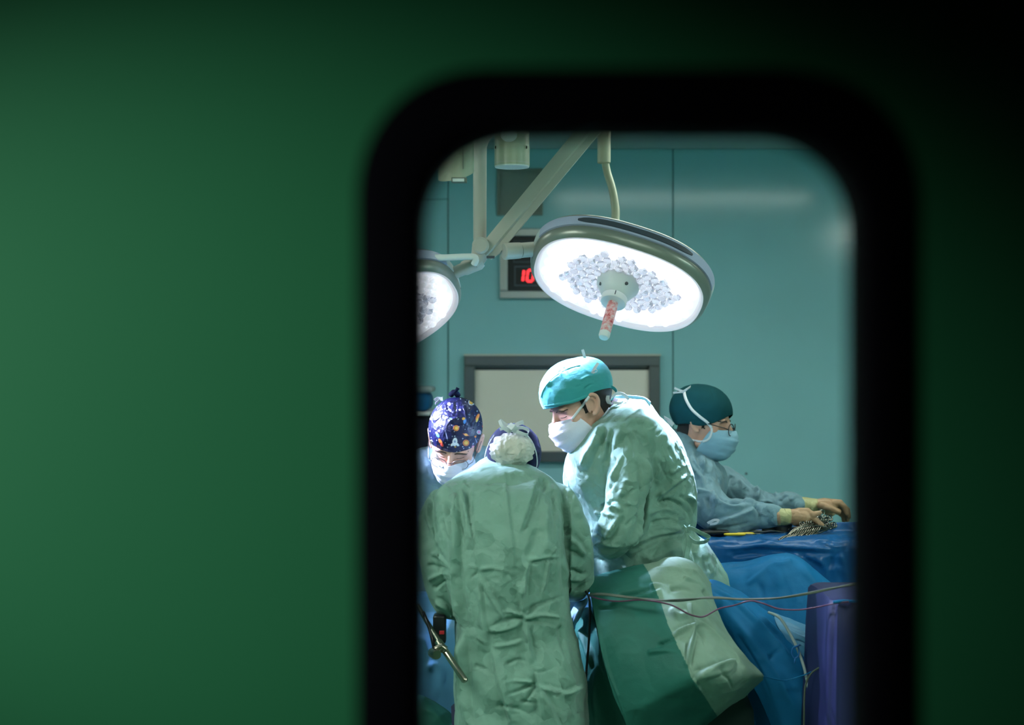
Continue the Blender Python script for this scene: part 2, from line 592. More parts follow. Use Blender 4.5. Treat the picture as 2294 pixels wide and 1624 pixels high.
M['cap_green'] = mat('dark_green_cap', (0.006, 0.050, 0.058), rough=0.85, spec=0.12, bump=0.3, bscale=500, crease=0.05)
M['cap_navy'] = mat('navy_cap', (0.005, 0.008, 0.034), rough=0.85, spec=0.2, bump=0.3, bscale=500, crease=0.1)
M['cap_print'] = mat('printed_cap', (0.02, 0.02, 0.1), rough=0.40, attr='print', bump=0.15, bscale=500)
M['underside'] = mat('painted_shade', (0.006, 0.022, 0.018), rough=0.8)  # near-black colour stands for the shade under the green drape
M['blond'] = mat('fair_hair', (0.30, 0.19, 0.07), rough=0.5, bump=0.6, bscale=300)
M['net'] = mat('white_hair_net', (0.80, 0.78, 0.72), rough=0.8, bump=0.5, bscale=260, crease=0.5, cscale=40, alpha=0.72)
M['mask'] = mat('lilac_white_mask', (0.72, 0.70, 0.82), rough=0.7, bump=0.3, bscale=500)
M['mask_blue'] = mat('blue_mask', (0.25, 0.42, 0.53), rough=0.7, bump=0.3, bscale=500)
M['tie'] = mat('white_tape', (0.74, 0.74, 0.80), rough=0.7, bump=0.2, bscale=400)
M['glove'] = mat('latex_glove', (0.43, 0.25, 0.145), rough=0.42, spec=0.45, sss=0.08, var=0.1, vscale=25, crease=0.25, cscale=45)
M['cuff'] = mat('latex_cuff', (0.44, 0.40, 0.20), rough=0.5, var=0.15, vscale=30, crease=0.3, cscale=60)
M['yellow'] = mat('yellow_plastic', (0.75, 0.52, 0.03), rough=0.4)
M['cable_grey'] = mat('grey_cable', (0.10, 0.115, 0.095), rough=0.45)
M['cable_plum'] = mat('plum_cable', (0.09, 0.025, 0.06), rough=0.4)
M['tube'] = mat('clear_tubing', (0.30, 0.36, 0.38), rough=0.2, spec=0.6)
M['clip'] = mat('blue_clip', (0.02, 0.14, 0.42), rough=0.35)
M['brow'] = mat('eyebrow_hair', (0.05, 0.028, 0.02), rough=0.7, bump=0.5, bscale=400)
M['eye'] = mat('eye', (0.7, 0.68, 0.66), rough=0.15)
M['frame_dark'] = mat('dark_spectacle_frame', (0.012, 0.012, 0.014), rough=0.25)
M['frame_metal'] = mat('thin_metal_frame', (0.25, 0.22, 0.22), rough=0.25, metal=0.9)
M['spec_lens'] = pane_material('spectacle_lens', (0.93, 0.95, 0.95), .05)


def blood_material():
    m = mat('blood_streaked_handle', (0.8, 0.75, 0.76), rough=0.3)
    n = m.node_tree.nodes; l = m.node_tree.links; b = n['Principled BSDF']
    tc = n.new('ShaderNodeTexCoord')
    t = n.new('ShaderNodeTexNoise'); t.inputs['Scale'].default_value = 55; t.inputs['Detail'].default_value = 8; t.inputs['Roughness'].default_value = 0.75
    l.new(tc.outputs['Object'], t.inputs['Vector'])
    r = n.new('ShaderNodeValToRGB')
    e = r.color_ramp.elements
    e[0].position = 0.36; e[0].color = (0.55, 0.02, 0.03, 1)
    e[1].position = 0.62; e[1].color = (0.82, 0.70, 0.72, 1)
    k = e.new(0.47); k.color = (0.80, 0.30, 0.30, 1)
    l.new(t.outputs['Fac'], r.inputs['Fac']); l.new(r.outputs['Color'], b.inputs['Base Color'])
    return m


M['blood'] = blood_material()
M['led_off'] = mat('red_plastic', (0.5, 0.02, 0.03), rough=0.4)


# ================================================================= the setting
WALL_Y, ROOM_L, ROOM_R, FRONT, CEIL = 6.6, -2.9, 2.9, 1.12, CZ + 480 / F * 6.6


def struct(name, mb, m, parent=None, **k):
    o = obj(name, mb, m, parent, **k)
    o['kind'] = 'structure'
    return o


struct('floor', box(MB(), (ROOM_L - .1, -2.2, -0.1), (ROOM_R + .1, WALL_Y + .12, 0)), M['floor'], smooth=False)
struct('ceiling', box(MB(), (ROOM_L - .1, FRONT - .1, CEIL), (ROOM_R + .1, WALL_Y + .12, CEIL + .1)), M['ceiling'], smooth=False)
struct('wall_left', box(MB(), (ROOM_L - .1, FRONT - .1, 0), (ROOM_L, WALL_Y + .12, CEIL)), M['sidewall'], smooth=False)
struct('wall_right', box(MB(), (ROOM_R, FRONT - .1, 0), (ROOM_R + .1, WALL_Y + .12, CEIL)), M['sidewall'], smooth=False)
wb = struct('wall_back', box(MB(), (ROOM_L, WALL_Y + .012, 0), (ROOM_R, WALL_Y + .12, CEIL)), M['joint'], smooth=False)
xs = [ROOM_L, -2.36, -1.327, -0.2955, 0.744, 1.776, ROOM_R]
zj = CZ + (812 - 446) / F * WALL_Y
for i in range(6):
    zs = [0, zj, CEIL] if i < 4 else [0, CEIL]
    if i == 3:
        zs = [0, CEIL]
    for a, b in zip(zs, zs[1:]):
        p = obj('wall_panel', box(MB(), (xs[i] + .0025, WALL_Y, a + .0015), (xs[i + 1] - .0025, WALL_Y + .012, b - .0015), 0.0015), M['wall'], wb, smooth=False)
obj('screw_hole', sphere(MB(), at(1672, 1061, WALL_Y), (.006, .003, .006)), M['dark_grey'], wb)
# front wall, with the doorway
DX0, DX1, DZ = -0.62, 0.52, 2.14          # door leaf
mb = MB()
box(mb, (ROOM_L - .1, 1.0, 0), (DX0 - .01, FRONT, CEIL))
box(mb, (DX1 + .01, 1.0, 0), (ROOM_R + .1, FRONT, CEIL))
box(mb, (DX0 - .01, 1.0, DZ + .01), (DX1 + .01, FRONT, CEIL))
struct('wall_front', mb, M['plaster'], smooth=False)
mb = MB()
box(mb, (DX0 - .07, .985, 0), (DX0 - .004, 1.135, DZ + .06), .003)
box(mb, (DX1 + .004, .985, 0), (DX1 + .07, 1.135, DZ + .06), .003)
box(mb, (DX0 - .07, .985, DZ + .004), (DX1 + .07, 1.135, DZ + .07), .003)
struct('trim_1', mb, M['dsteel'], smooth=False)


def rrect(x0, x1, z0, z1, r, y, n=14, e=2.0):
    """rounded rectangle loop at depth y"""
    out = []
    for (cx, cz, a0) in ((x1 - r, z1 - r, 0), (x0 + r, z1 - r, 90), (x0 + r, z0 + r, 180), (x1 - r, z0 + r, 270)):
        for k in range(n + 1):
            a = math.radians(a0 + 90 * k / n)
            c, s = math.cos(a), math.sin(a)
            out.append(Vector((cx + r * math.copysign(abs(c) ** (2 / e), c), y, cz + r * math.copysign(abs(s) ** (2 / e), s))))
    return out


def outer_loop(hole, y):
    """project the hole's loop out onto the leaf's edges"""
    c = Vector(((hx0 + hx1) / 2, 0, (hz0 + hz1) / 2)); out = []
    for p in hole:
        d = Vector((p.x - c.x, 0, p.z - c.z)); t = 1e9
        if d.x > 1e-9: t = min(t, (DX1 - c.x) / d.x)
        if d.x < -1e-9: t = min(t, (DX0 - c.x) / d.x)
        if d.z > 1e-9: t = min(t, (DZ - c.z) / d.z)
        if d.z < -1e-9: t = min(t, (0.008 - c.z) / d.z)
        out.append(Vector((c.x + d.x * t, y, c.z + d.z * t)))
    return out


# window in the door: inner edge of the gasket, then its outer edge
ix0, ix1, iz0, iz1 = -0.0620, 0.2465, 1.02, 1.7625
hx0, hx1, hz0, hz1 = ix0 - .030, ix1 + .019, iz0 - .028, iz1 + .028
h0 = rrect(hx0, hx1, hz0, hz1, .085, 1.0, e=2.15)
h1 = [Vector((p.x, 1.05, p.z)) for p in h0]
mb = MB()
loops = [h0, outer_loop(h0, 1.0), outer_loop(h1, 1.05), h1, h0]
loft(mb, loops, cap=False)
door = struct('door_1', mb, M['door'], smooth=False)


def gasket(y0, y1, hump):
    def ring(t, y):
        g = 1 - t
        return rrect(ix0 - .047 * g, ix1 + .0285 * g, iz0 - .04 * g, iz1 + .044 * g, .068 + .026 * (1 - t), y, e=2.15)
    return loft(MB(), [ring(0, y0), ring(.04, y0 - hump * .7), ring(.18, y0 - hump), ring(.75, y0 - hump), ring(.95, y0 - hump * .6), ring(1, y0 - hump * .2), ring(1, y1)], cap=False)


g = obj('window_gasket', gasket(1.0, 1.027, .010), M['rubber'], door)
mb = gasket(1.05, 1.027, -.010)
obj('window_gasket', mb, M['rubber'], door)
a = rrect(ix0 - .012, ix1 + .012, iz0 - .012, iz1 + .012, .07, 1.022, e=2.15)
obj('window_pane', loft(MB(), [a, [Vector((p.x, 1.024, p.z)) for p in a]]), M['pane'], door, smooth=False)

# ceiling light panels (the first one mirrors in the back wall, the last is an added unseen fill light)
for i, (x0, x1, y0, y1) in enumerate(((0.25, 1.75, 4.62, 4.97), (-2.4, -1.0, 2.45, 3.0), (2.4, 2.84, 2.1, 3.5), (-2.3, -1.0, 4.72, 5.0), (0.3, 1.05, 1.35, 1.85))):
    t = thing('ceiling_light', ['slim ceiling light panel above the instrument table', 'slim ceiling light panel near the door, on the left', 'slim ceiling light panel near the door, on the right', 'slim ceiling light panel left of the lamp arms', 'small added fill light panel just inside the door'][i],
              'ceiling light', ((x0 + x1) / 2, (y0 + y1) / 2, CEIL - .025), 'slim ceiling light panels')
    mb = MB()
    for lo, hi in (((x0 - .03, y0 - .03), (x1 + .03, y0)), ((x0 - .03, y1), (x1 + .03, y1 + .03)), ((x0 - .03, y0), (x0, y1)), ((x1, y0), (x1 + .03, y1))):
        box(mb, (*lo, CEIL - .025), (*hi, CEIL))
    obj('frame', mb, M['white'], t, smooth=False)
    obj('diffuser', box(MB(), (x0, y0, CEIL - .015), (x1, y1, CEIL)), M['panel_light' if i in (1, 2, 4) else 'panel_dim'], t, smooth=False)

# ----------------------------------------------------------------- on the back wall
Yw = WALL_Y


def wall_box(mb, x0, y0, x1, y1, d0, d1, bev=0.0):
    a = at(x0, y1, Yw); b = at(x1, y0, Yw)
    return box(mb, (a.x, Yw - d1, a.z), (b.x, Yw - d0, b.z), bev)


def frame_boxes(mb, x0, y0, x1, y1, w, d0, d1, bev=0.0):
    wall_box(mb, x0, y0, x1, y0 + w, d0, d1, bev); wall_box(mb, x0, y1 - w, x1, y1, d0, d1, bev)
    wall_box(mb, x0, y0 + w, x0 + w, y1 - w, d0, d1, bev); wall_box(mb, x1 - w, y0 + w, x1, y1 - w, d0, d1, bev)
    return mb


t = thing('access_panel', 'square grey access panel high on the teal wall', 'wall panel', at(1164, 480, Yw))
obj('frame', frame_boxes(MB(), 1113, 378, 1216, 483, 6, 0, .018, .002), M['panelgrey'], t, smooth=False)
obj('cover', wall_box(MB(), 1119, 384, 1210, 477, 0, .008, .001), M['panelgrey'], t, smooth=False)
obj('inner_bead', frame_boxes(MB(), 1124, 389, 1205, 472, 2, .008, .012), M['panelgrey'], t, smooth=False)

t = thing('digital_clock', 'black digital wall clock with glowing red digits behind the lamp', 'clock', at(1250, 668, Yw))
obj('bezel', frame_boxes(MB(), 1120, 513, 1420, 669, 17, 0, .03, .003), M['steel'], t, smooth=False)
obj('face', wall_box(MB(), 1137, 530, 1403, 652, 0, .010), M['black'], t, smooth=False)
obj('display_window', frame_boxes(MB(), 1150, 540, 1390, 588, 2, .010, .014), M['dark_grey'], t, smooth=False)
dw = obj('display_window', frame_boxes(MB(), 1152, 596, 1390, 641, 3, .010, .016), M['dark_grey'], t, smooth=False)


def seg_digit(segs, x, y, w, h):
    """seven segment digit as slanted bars"""
    mb = MB(); s = 5.2; g = 0.8
    P = {'a': ((x + g, y), (x + w - g, y)), 'g': ((x + g, y + h / 2), (x + w - g, y + h / 2)), 'd': ((x + g, y + h), (x + w - g, y + h)),
         'f': ((x, y + g), (x, y + h / 2 - g)), 'b': ((x + w, y + g), (x + w, y + h / 2 - g)), 'e': ((x, y + h / 2 + g), (x, y + h - g)), 'c': ((x + w, y + h / 2 + g), (x + w, y + h - g))}
    for q in segs:
        (xa, ya), (xb, yb) = P[q]
        sk = lambda yy: (y + h - yy) * 0.12
        a = at(xa + sk(ya), ya, Yw - .012); b = at(xb + sk(yb), yb, Yw - .012)
        ribbon(mb, [a, b], s / F * Yw, .003, side=(1, 0, 0) if q in 'fbec' else (0, 0, 1), k=1)
    return mb


obj('digit', seg_digit('bc', 1161, 605, 10, 25), M['led'], t, smooth=False, )
obj('digit', seg_digit('abcdef', 1180, 605, 13, 25), M['led'], t, smooth=False)
mb = MB(); sphere(mb, at(1203, 613, Yw - .012), .005); sphere(mb, at(1202, 624, Yw - .012), .005)
obj('colon', mb, M['led'], t)

t = thing('viewing_box', 'large cream panel in a dark steel frame behind the surgeon', 'viewing box', at(1258, 1034, Yw))
obj('frame', frame_boxes(MB(), 1040, 796, 1477, 1034, 24, 0, .04, .004), M['dsteel'], t, smooth=False)
obj('cover_ledge', wall_box(MB(), 1040, 793, 1478, 797.5, 0, .05), M['cream'], t, smooth=False)
obj('screen', wall_box(MB(), 1064, 829, 1453, 1012, 0, .012, .001), M['viewer'], t, smooth=False)
obj('rail', wall_box(MB(), 1064, 820, 1453, 824, 0, .02, .001), M['dsteel'], t, smooth=False)
obj('gap', wall_box(MB(), 1064, 824, 1453, 829, 0, .004), M['black'], t, smooth=False)


# ================================================================= hung from the ceiling
def lamp_head(t, C, n, maj, aim, seed=0):
    """surgical lamp head: C face centre, n beam direction, maj long axis"""
    n = Vector(n).normalized(); U = Vector(maj); U = (U - n * U.dot(n)).normalized(); Wd = n.cross(U)
    if Wd.z < 0:
        Wd = -Wd                   # Wd points to the upper, near rim
    C = Vector(C)

    def ring(a, b, h, seg=96):
        return superring(C + n * h, U, Wd, a, b, 2.45, seg)
    obj('shell', loft(MB(), [ring(.283, .217, -.064), ring(.279, .213, -.078), ring(.262, .196, -.092), ring(.20, .14, -.102), ring(.05, .04, -.106)]), M['olive'], t)
    # band round the side: lilac long sides, white ends, grey far side
    S = 96
    r1, r2 = ring(.286, .220, -.034), ring(.289, .223, -.064)
    r0, r3 = ring(.276, .210, -.034), ring(.277, .211, -.064)
    ends = []
    for nm, m, js in (('side_band', M['lilac'], range(4, 44)), ('end_cap', M['white'], range(-4, 4)), ('end_cap', M['white'], range(44, 52)), ('rear_band', M['dark_grey'], range(52, 92))):
        mb = MB(); js = list(js) + [list(js)[-1] + 1]
        loft(mb, [[r0[j % S], r1[j % S], r2[j % S], r3[j % S]] for j in js])
        ends.append(obj(nm, mb, m, t, smooth='auto'))
    # dark grip slot on the near side band
    mb = MB(); js = list(range(15, 34)); rs = []
    for k, j in enumerate(js):
        q = min(k, len(js) - 1 - k); hh = .0085 * min(1, (q + .25) / 2.0) ** .5
        mid = (r1[j] + r2[j]) / 2; o_ = (mid - C); o_ = (o_ - n * o_.dot(n)).normalized()
        rs.append([mid - n * hh - o_ * .002, mid - n * hh + o_ * .0035, mid + n * hh + o_ * .0035, mid + n * hh - o_ * .002])
    obj('grip_slot', loft(mb, rs), M['dark_grey'], ends[0], smooth='auto')
    # lower casing and lit rim
    obj('casing', loft(MB(), [ring(.277, .211, -.036), ring(.283, .217, -.030), ring(.281, .215, -.016), ring(.272, .206, -.003), ring(.266, .200, .002)], cap=False), M['olive'], t)
    obj('rim', loft(MB(), [ring(.266, .200, .002), ring(.262, .196, .003), ring(.256, .190, -.004), ring(.252, .186, -.010)], cap=False), M['lamp_edge'], t)
    plate = obj('lens_plate', loft(MB(), [ring(.253, .187, -.0105), ring(.253, .187, -.020)]), M['lens_plate'], t, smooth=False)
    # lens cells
    rnd = random.Random(seed)
    sp = .0285; meshes = {}
    lit_pos = []

    def cell_mesh(kind, m):
        mb = MB()
        prof = [(.0142, 0.0), (.0138, .006), (.0105, .011), (.0055, .0145)]
        rings = [[Vector((r * math.cos(math.pi / 3 * j + (math.pi / 6 if i % 2 else 0)), r * math.sin(math.pi / 3 * j + (math.pi / 6 if i % 2 else 0)), z)) for j in range(6)] for i, (r, z) in enumerate(prof)]
        loft(mb, rings)
        me = bpy.data.meshes.new('lens'); me.from_pydata([tuple(p) for p in mb.v], [], mb.f); me.materials.append(m); me.update()
        return me
    meshes['lit'] = cell_mesh('lit', M['lens_lit']); meshes['dim'] = cell_mesh('dim', M['lens_dim'])
    base = root_loc(t)
    R3 = Matrix((U, n.cross(U), n)).transposed()
    nx, ny = 10, 9
    for iy in range(-ny, ny + 1):
        for ix in range(-nx, nx + 1):
            x = (ix + (0.5 if iy % 2 else 0)) * sp; y = iy * sp * .866
            e = (abs(x) / .240) ** 2.45 + (abs(y) / .174) ** 2.45
            if e > 1 or math.hypot(x, y) < .062:
                continue
            e2 = (abs(x) / .178) ** 2 + (abs(y) / .132) ** 2
            e2 += rnd.uniform(-.18, .18)
            o = bpy.data.objects.new('lens', meshes['lit' if e2 > 1 else 'dim'])
            COL.objects.link(o); o.parent = plate
            p = C + U * x + n.cross(U) * y + n * (-.0105)
            tilt = Matrix.Rotation(rnd.uniform(-.35, .35), 3, 'X') @ Matrix.Rotation(rnd.uniform(-.35, .35), 3, 'Y') @ Matrix.Rotation(rnd.uniform(0, 1), 3, 'Z')
            o.matrix_local = Matrix.Translation(p - base) @ (R3 @ tilt).to_4x4()
    # hub and sterile handle
    hub = MB()
    prof = [(.068, -.012), (.066, .004), (.060, .012), (.050, .030), (.040, .044), (.037, .046)]
    loft(hub, [superring(C + n * h, U, Wd, r, r, 2, 40) for r, h in prof])
    hub_o = obj('hub', hub, M['white'], t, smooth='auto')
    mb = MB()
    side = (Wd * .35 - U * .94).normalized()
    for d in (Wd * .2 - U * .98, Wd * .93 + U * .37):
        q = C + d.normalized() * .0555 + n * .020
        tube(mb, [q - d.normalized() * .004, q + d.normalized() * .002 + n * .001], .0055, 10)
    obj('screw', mb, M['dsteel'], hub_o)
    col = MB(); prof = [(.036, .046), (.040, .048), (.040, .066), (.038, .069), (.020, .070)]
    loft(col, [superring(C + n * h, U, Wd, r, r, 2, 40) for r, h in prof])
    c_o = obj('collar', col, M['white'], t, smooth='auto')
    q = C + (Wd * .96 - U * .1).normalized() * .0402
    obj('index_mark', ribbon(MB(), [q + n * .049, q + n * .064], .003, .001, side=U, k=1), M['dark_grey'], c_o)
    hd = MB(); prof = [(.016, .068), (.017, .085), (.0168, .155), (.0168, .188), (.0158, .195), (.010, .20)]
    loft(hd, [superring(C + n * h, U, Wd, r, r, 2, 28) for r, h in prof])
    h_o = obj('handle', hd, M['blood'] if seed == 1 else M['white'], t, smooth='auto')
    if seed == 1:
        h_o['label'] = 'white handle smeared with blood'
        obj('handle_tip', loft(MB(), [superring(C + n * h, U, Wd, r, r, 2, 28) for r, h in [(.0171, .184), (.0171, .196), (.014, .203), (.004, .206)]]), M['white'], h_o, smooth='auto')
    # the LEDs' own light
    for k in range(6):         # from the two ends of the head, clear of the handle
        a = math.radians((0, 30, -30, 180, 150, 210)[k])
        p = C + U * (.205 * math.cos(a)) + Wd * (.142 * math.sin(a)) + n * .006
        tg = Vector(aim) + (p - C) * .55
        l = light('lamp_beam', 'SPOT', p, tg, LAMP_W * 1.3 * (1.0 if seed == 1 else .42), LAMP_COL, spot_size=math.radians(45), spot_blend=.6, shadow_soft_size=.012)
    return U, Wd, n


# ---- main lamp
LC = at(1384, 640, 4.42)
t = thing('surgical_lamp', 'large lit oval surgical lamp with a blood-smeared handle, above the surgeon', 'surgical lamp', LC)
U, Wd, n = lamp_head(t, LC, (-.25, -.54, -.80), (.534, 0, -.163), at(1318, 1200, 4.39), seed=1)
# stub axle on its left end
a = LC - U * .275 - n * .040
tube_mb = MB(); e = at(1130, 563, 4.40)
tube(tube_mb, [a + U * .02, a - U * .005], [.026, .026], 28)
tube(tube_mb, [a - U * .004, e + (a - e) * .5], [.0235, .0235], 28)
tube(tube_mb, [e + (a - e) * .49, e, e - (a - e) * .03], [.0250, .0262, .023], 28)
obj('axle', tube_mb, M['cream'], t, smooth='auto')
# suspension rod behind the head
top = at(1353, 300, 4.62)
mb = MB()
tube(mb, [LC - n * .09 + Vector((.02, .03, .0)), at(1381, 508, 4.56), at(1379, 470, 4.58), at(1372, 425, 4.6), at(1360, 385, 4.62), at(1354, 350, 4.62)], [.016, .014, .0135, .0125, .0125, .0125], 20, k=5)
obj('rod', mb, M['green_cream'], t)
mb = MB(); tube(mb, [at(1353, 366, 4.62), at(1353, 364, 4.62), Vector((top.x, 4.62, CEIL))], [.019, .0215, .0215], 28)
obj('rod_sleeve', mb, M['green_cream'], t, smooth='auto')

# ---- second lamp, mostly behind the gasket
LC2 = at(846, 724, 4.45)
t = thing('surgical_lamp', 'partly hidden surgical lamp at the window\'s left edge with a diagonal spring arm', 'surgical lamp', LC2)
U2, Wd2, n2 = lamp_head(t, LC2, (.36, -.52, -.80), (.48, -.02, .235), at(1280, 1090, 4.30), seed=2)
# arms: elbow, spring arm up to the right, post, yoke and rail
el = at(1077, 552, 4.42)
mb = MB()
tube(mb, [el + Vector((0, .045, 0)), el + Vector((0, .04, 0)), el - Vector((0, .04, 0)), el - Vector((0, .045, 0))], [.020, .026, .026, .020], 28)
tube(mb, [at(1077, 545, 4.42), at(1073, 575, 4.42), at(1058, 590, 4.41)], [.026, .026, .022], 24, k=4)
obj('elbow', mb, M['cream'], t, smooth='auto')
d0, d1 = at(1092, 566, 4.42), at(1510, 62, 4.55)
dv = (d1 - d0).normalized(); sd = Vector((0, 1, 0)); up = dv.cross(sd).normalized()


def beam_ring(c, w, h):
    pts = [(-1, -.7), (-.8, -1), (.8, -1), (1, -.7), (1, .15), (.72, .35), (.72, 1), (-.72, 1), (-.72, .35), (-1, .15)]
    return [c + sd * (x * w) + up * (-y * h) for x, y in pts]


mb = MB(); loft(mb, [beam_ring(d0 - dv * .01, .018, .022), beam_ring(d0 + dv * .02, .026, .030), beam_ring(d0 + dv * .25, .028, .031), beam_ring(d1, .03, .034)])
sa = obj('spring_arm', mb, M['cream'], t, smooth='auto')
mb = MB(); tube(mb, [at(1096, 578, 4.395), at(1113, 577, 4.395)], .006, 10)
obj('arm_catch', ribbon(MB(), [at(1090, 576, 4.39), at(1108, 576, 4.39)], .008, .004, side=(0, 0, 1), k=1), M['dark_grey'], sa, smooth=False)
mb = MB(); tube(mb, [Vector((d1.x, d1.y, d1.z - .03)), Vector((d1.x, d1.y, CEIL))], .04, 28)
obj('ceiling_column', mb, M['cream'], t, smooth='auto')
mb = MB(); tube(mb, [at(1075, 545, 4.46), at(1075, 535, 4.46), at(1075, 330, 4.46), at(1082, 308, 4.46), at(1108, 278, 4.46), at(1140, 246, 4.47), Vector((at(1146, 240, 4.48).x, 4.48, CEIL))], [.018, .0205, .0215, .022, .022, .024, .03], 24)
obj('post', mb, M['cream'], t, smooth='auto')
yk = LC2 + U2 * .283 - n2 * .045
mb = MB(); tube(mb, [yk - U2 * .01, yk + (at(1070, 588, 4.42) - yk) * .45], .020, 24)
tube(mb, [yk + (at(1070, 588, 4.42) - yk) * .44, at(1072, 587, 4.42), at(1079, 583, 4.42)], [.0235, .025, .020], 24)
obj('axle', mb, M['cream'], t, smooth='auto')
mb = MB(); tube(mb, [at(1062, 592, 4.37), at(1066, 581, 4.36), at(1056, 575, 4.36), at(1000, 577, 4.36), at(960, 578, 4.37), at(905, 590, 4.38), at(860, 625, 4.40)], [.010] * 7, 14, k=6)
obj('grip_rail', mb, M['white'], t)

# ---- camera-like pendants
c = at(1147, 372, 4.25)
t = thing('ceiling_pendant', 'pale green cylinder hanging from the ceiling with a white underside', 'pendant', c)
r = 39.5 / F * 4.25
mb = MB(); loft(mb, [superring((c.x, c.y, z), Vector((1, 0, 0)), Vector((0, 1, 0)), rr, rr, 2, 48) for z, rr in ((c.z + .0, r), (c.z + .058, r), (c.z + .059, r * .985), (CEIL, r * .985))])
obj('body', mb, M['green_cream'], t, smooth='auto')
obj('lower_disc', loft(MB(), [superring((c.x, c.y, z), Vector((1, 0, 0)), Vector((0, 1, 0)), rr, rr, 2, 48) for z, rr in ((c.z + .001, r * .985), (c.z - .004, r * .97))]), M['white'], t, smooth='auto')
obj('rim_line', loft(MB(), [superring((c.x, c.y, z), Vector((1, 0, 0)), Vector((0, 1, 0)), rr, rr, 2, 48) for z, rr in ((c.z + .006, r * 1.004), (c.z + .009, r * 1.004))], cap=False), M['cream'], t)
mb = MB()
for px_ in (1110, 1180):
    q = at(px_, 333, 4.25 - r * (.45 if px_ == 1110 else .62)); ribbon(mb, [q, q + Vector((0, 0, .008))], .003, .003, side=(1, 0, 0), k=1)
obj('catch', mb, M['black'], t, smooth=False)
obj('round_cap', sphere(MB(), at(1140, 303, 4.25 - r), (.024, .01, .020)), M['white'], t)

c = at(1022, 392, 4.15)
t = thing('ceiling_pendant', 'beige round-edged pendant with slanted end and small grey label, top left', 'pendant', c)
R_ = 40 / F * 4.15
mb = MB(); rings = []
for z in (0, .02, .1, .3, CEIL - c.z):
    rg = superring((c.x, c.y, c.z + z), Vector((1, 0, 0)), Vector((0, 1, 0)), R_, R_ * 1.2, 2.3, 40)
    if z < .05:
        rg = [Vector((p.x, p.y, p.z + (p.x - c.x) * .22 + (p.y - c.y) * .35)) for p in rg]
    rings.append(rg)
body = obj('body', loft(mb, rings), M['green_cream'], t, smooth='auto')
mb = MB(); loft(mb, [superring(at(1012, 395, 4.15 - R_) + Vector((0, dy, 0)), Vector((1, 0, 0)), Vector((0, 0, 1)), .026, .016, 4, 24) for dy in (-.012, .03)])
obj('label_window', box(MB(), tuple(at(1011, 409, 4.09) - Vector((0, .012, 0))), tuple(at(1046, 398, 4.09) + Vector((0, .02, 0))), .002), M['panelgrey'], t, smooth=False)
obj('label_plate', box(MB(), tuple(at(1014, 407, 4.077) - Vector((0, .003, 0))), tuple(at(1040, 400, 4.077)), .0008), M['white'], t, smooth=False)
obj('seam', box(MB(), tuple(at(1039, 385, 4.15) - Vector((.001, R_ * 1.195, 0))), tuple(at(1039, 385, 4.15) + Vector((.001, -R_ * 1.1, .3)))), M['panelgrey'], body, smooth=False)
# sprinkler
q = at(1540, 316, 5.9)
mb = MB(); tube(mb, [Vector((q.x, q.y, CEIL)), Vector((q.x, q.y, CEIL - .01)), Vector((q.x, q.y, CEIL - .011)), Vector((q.x, q.y, CEIL - .03))], [.018, .016, .006, .007], 14)
tag(obj('sprinkler', mb, M['white'], smooth='auto'), 'tiny white sprinkler on the ceiling strip above the lamp', 'sprinkler')


# ================================================================= people
def head_matrix(c, yaw, pitch, roll=0.0, s=1.0):
    """head frame: +Y face, +Z crown; yaw turns about the vertical, pitch drops the nose"""
    return (Matrix.Translation(c) @ Matrix.Rotation(math.radians(yaw), 4, 'Z') @ Matrix.Rotation(-math.radians(pitch), 4, 'X')
            @ Matrix.Rotation(math.radians(roll), 4, 'Y') @ Matrix.Scale(s, 4))


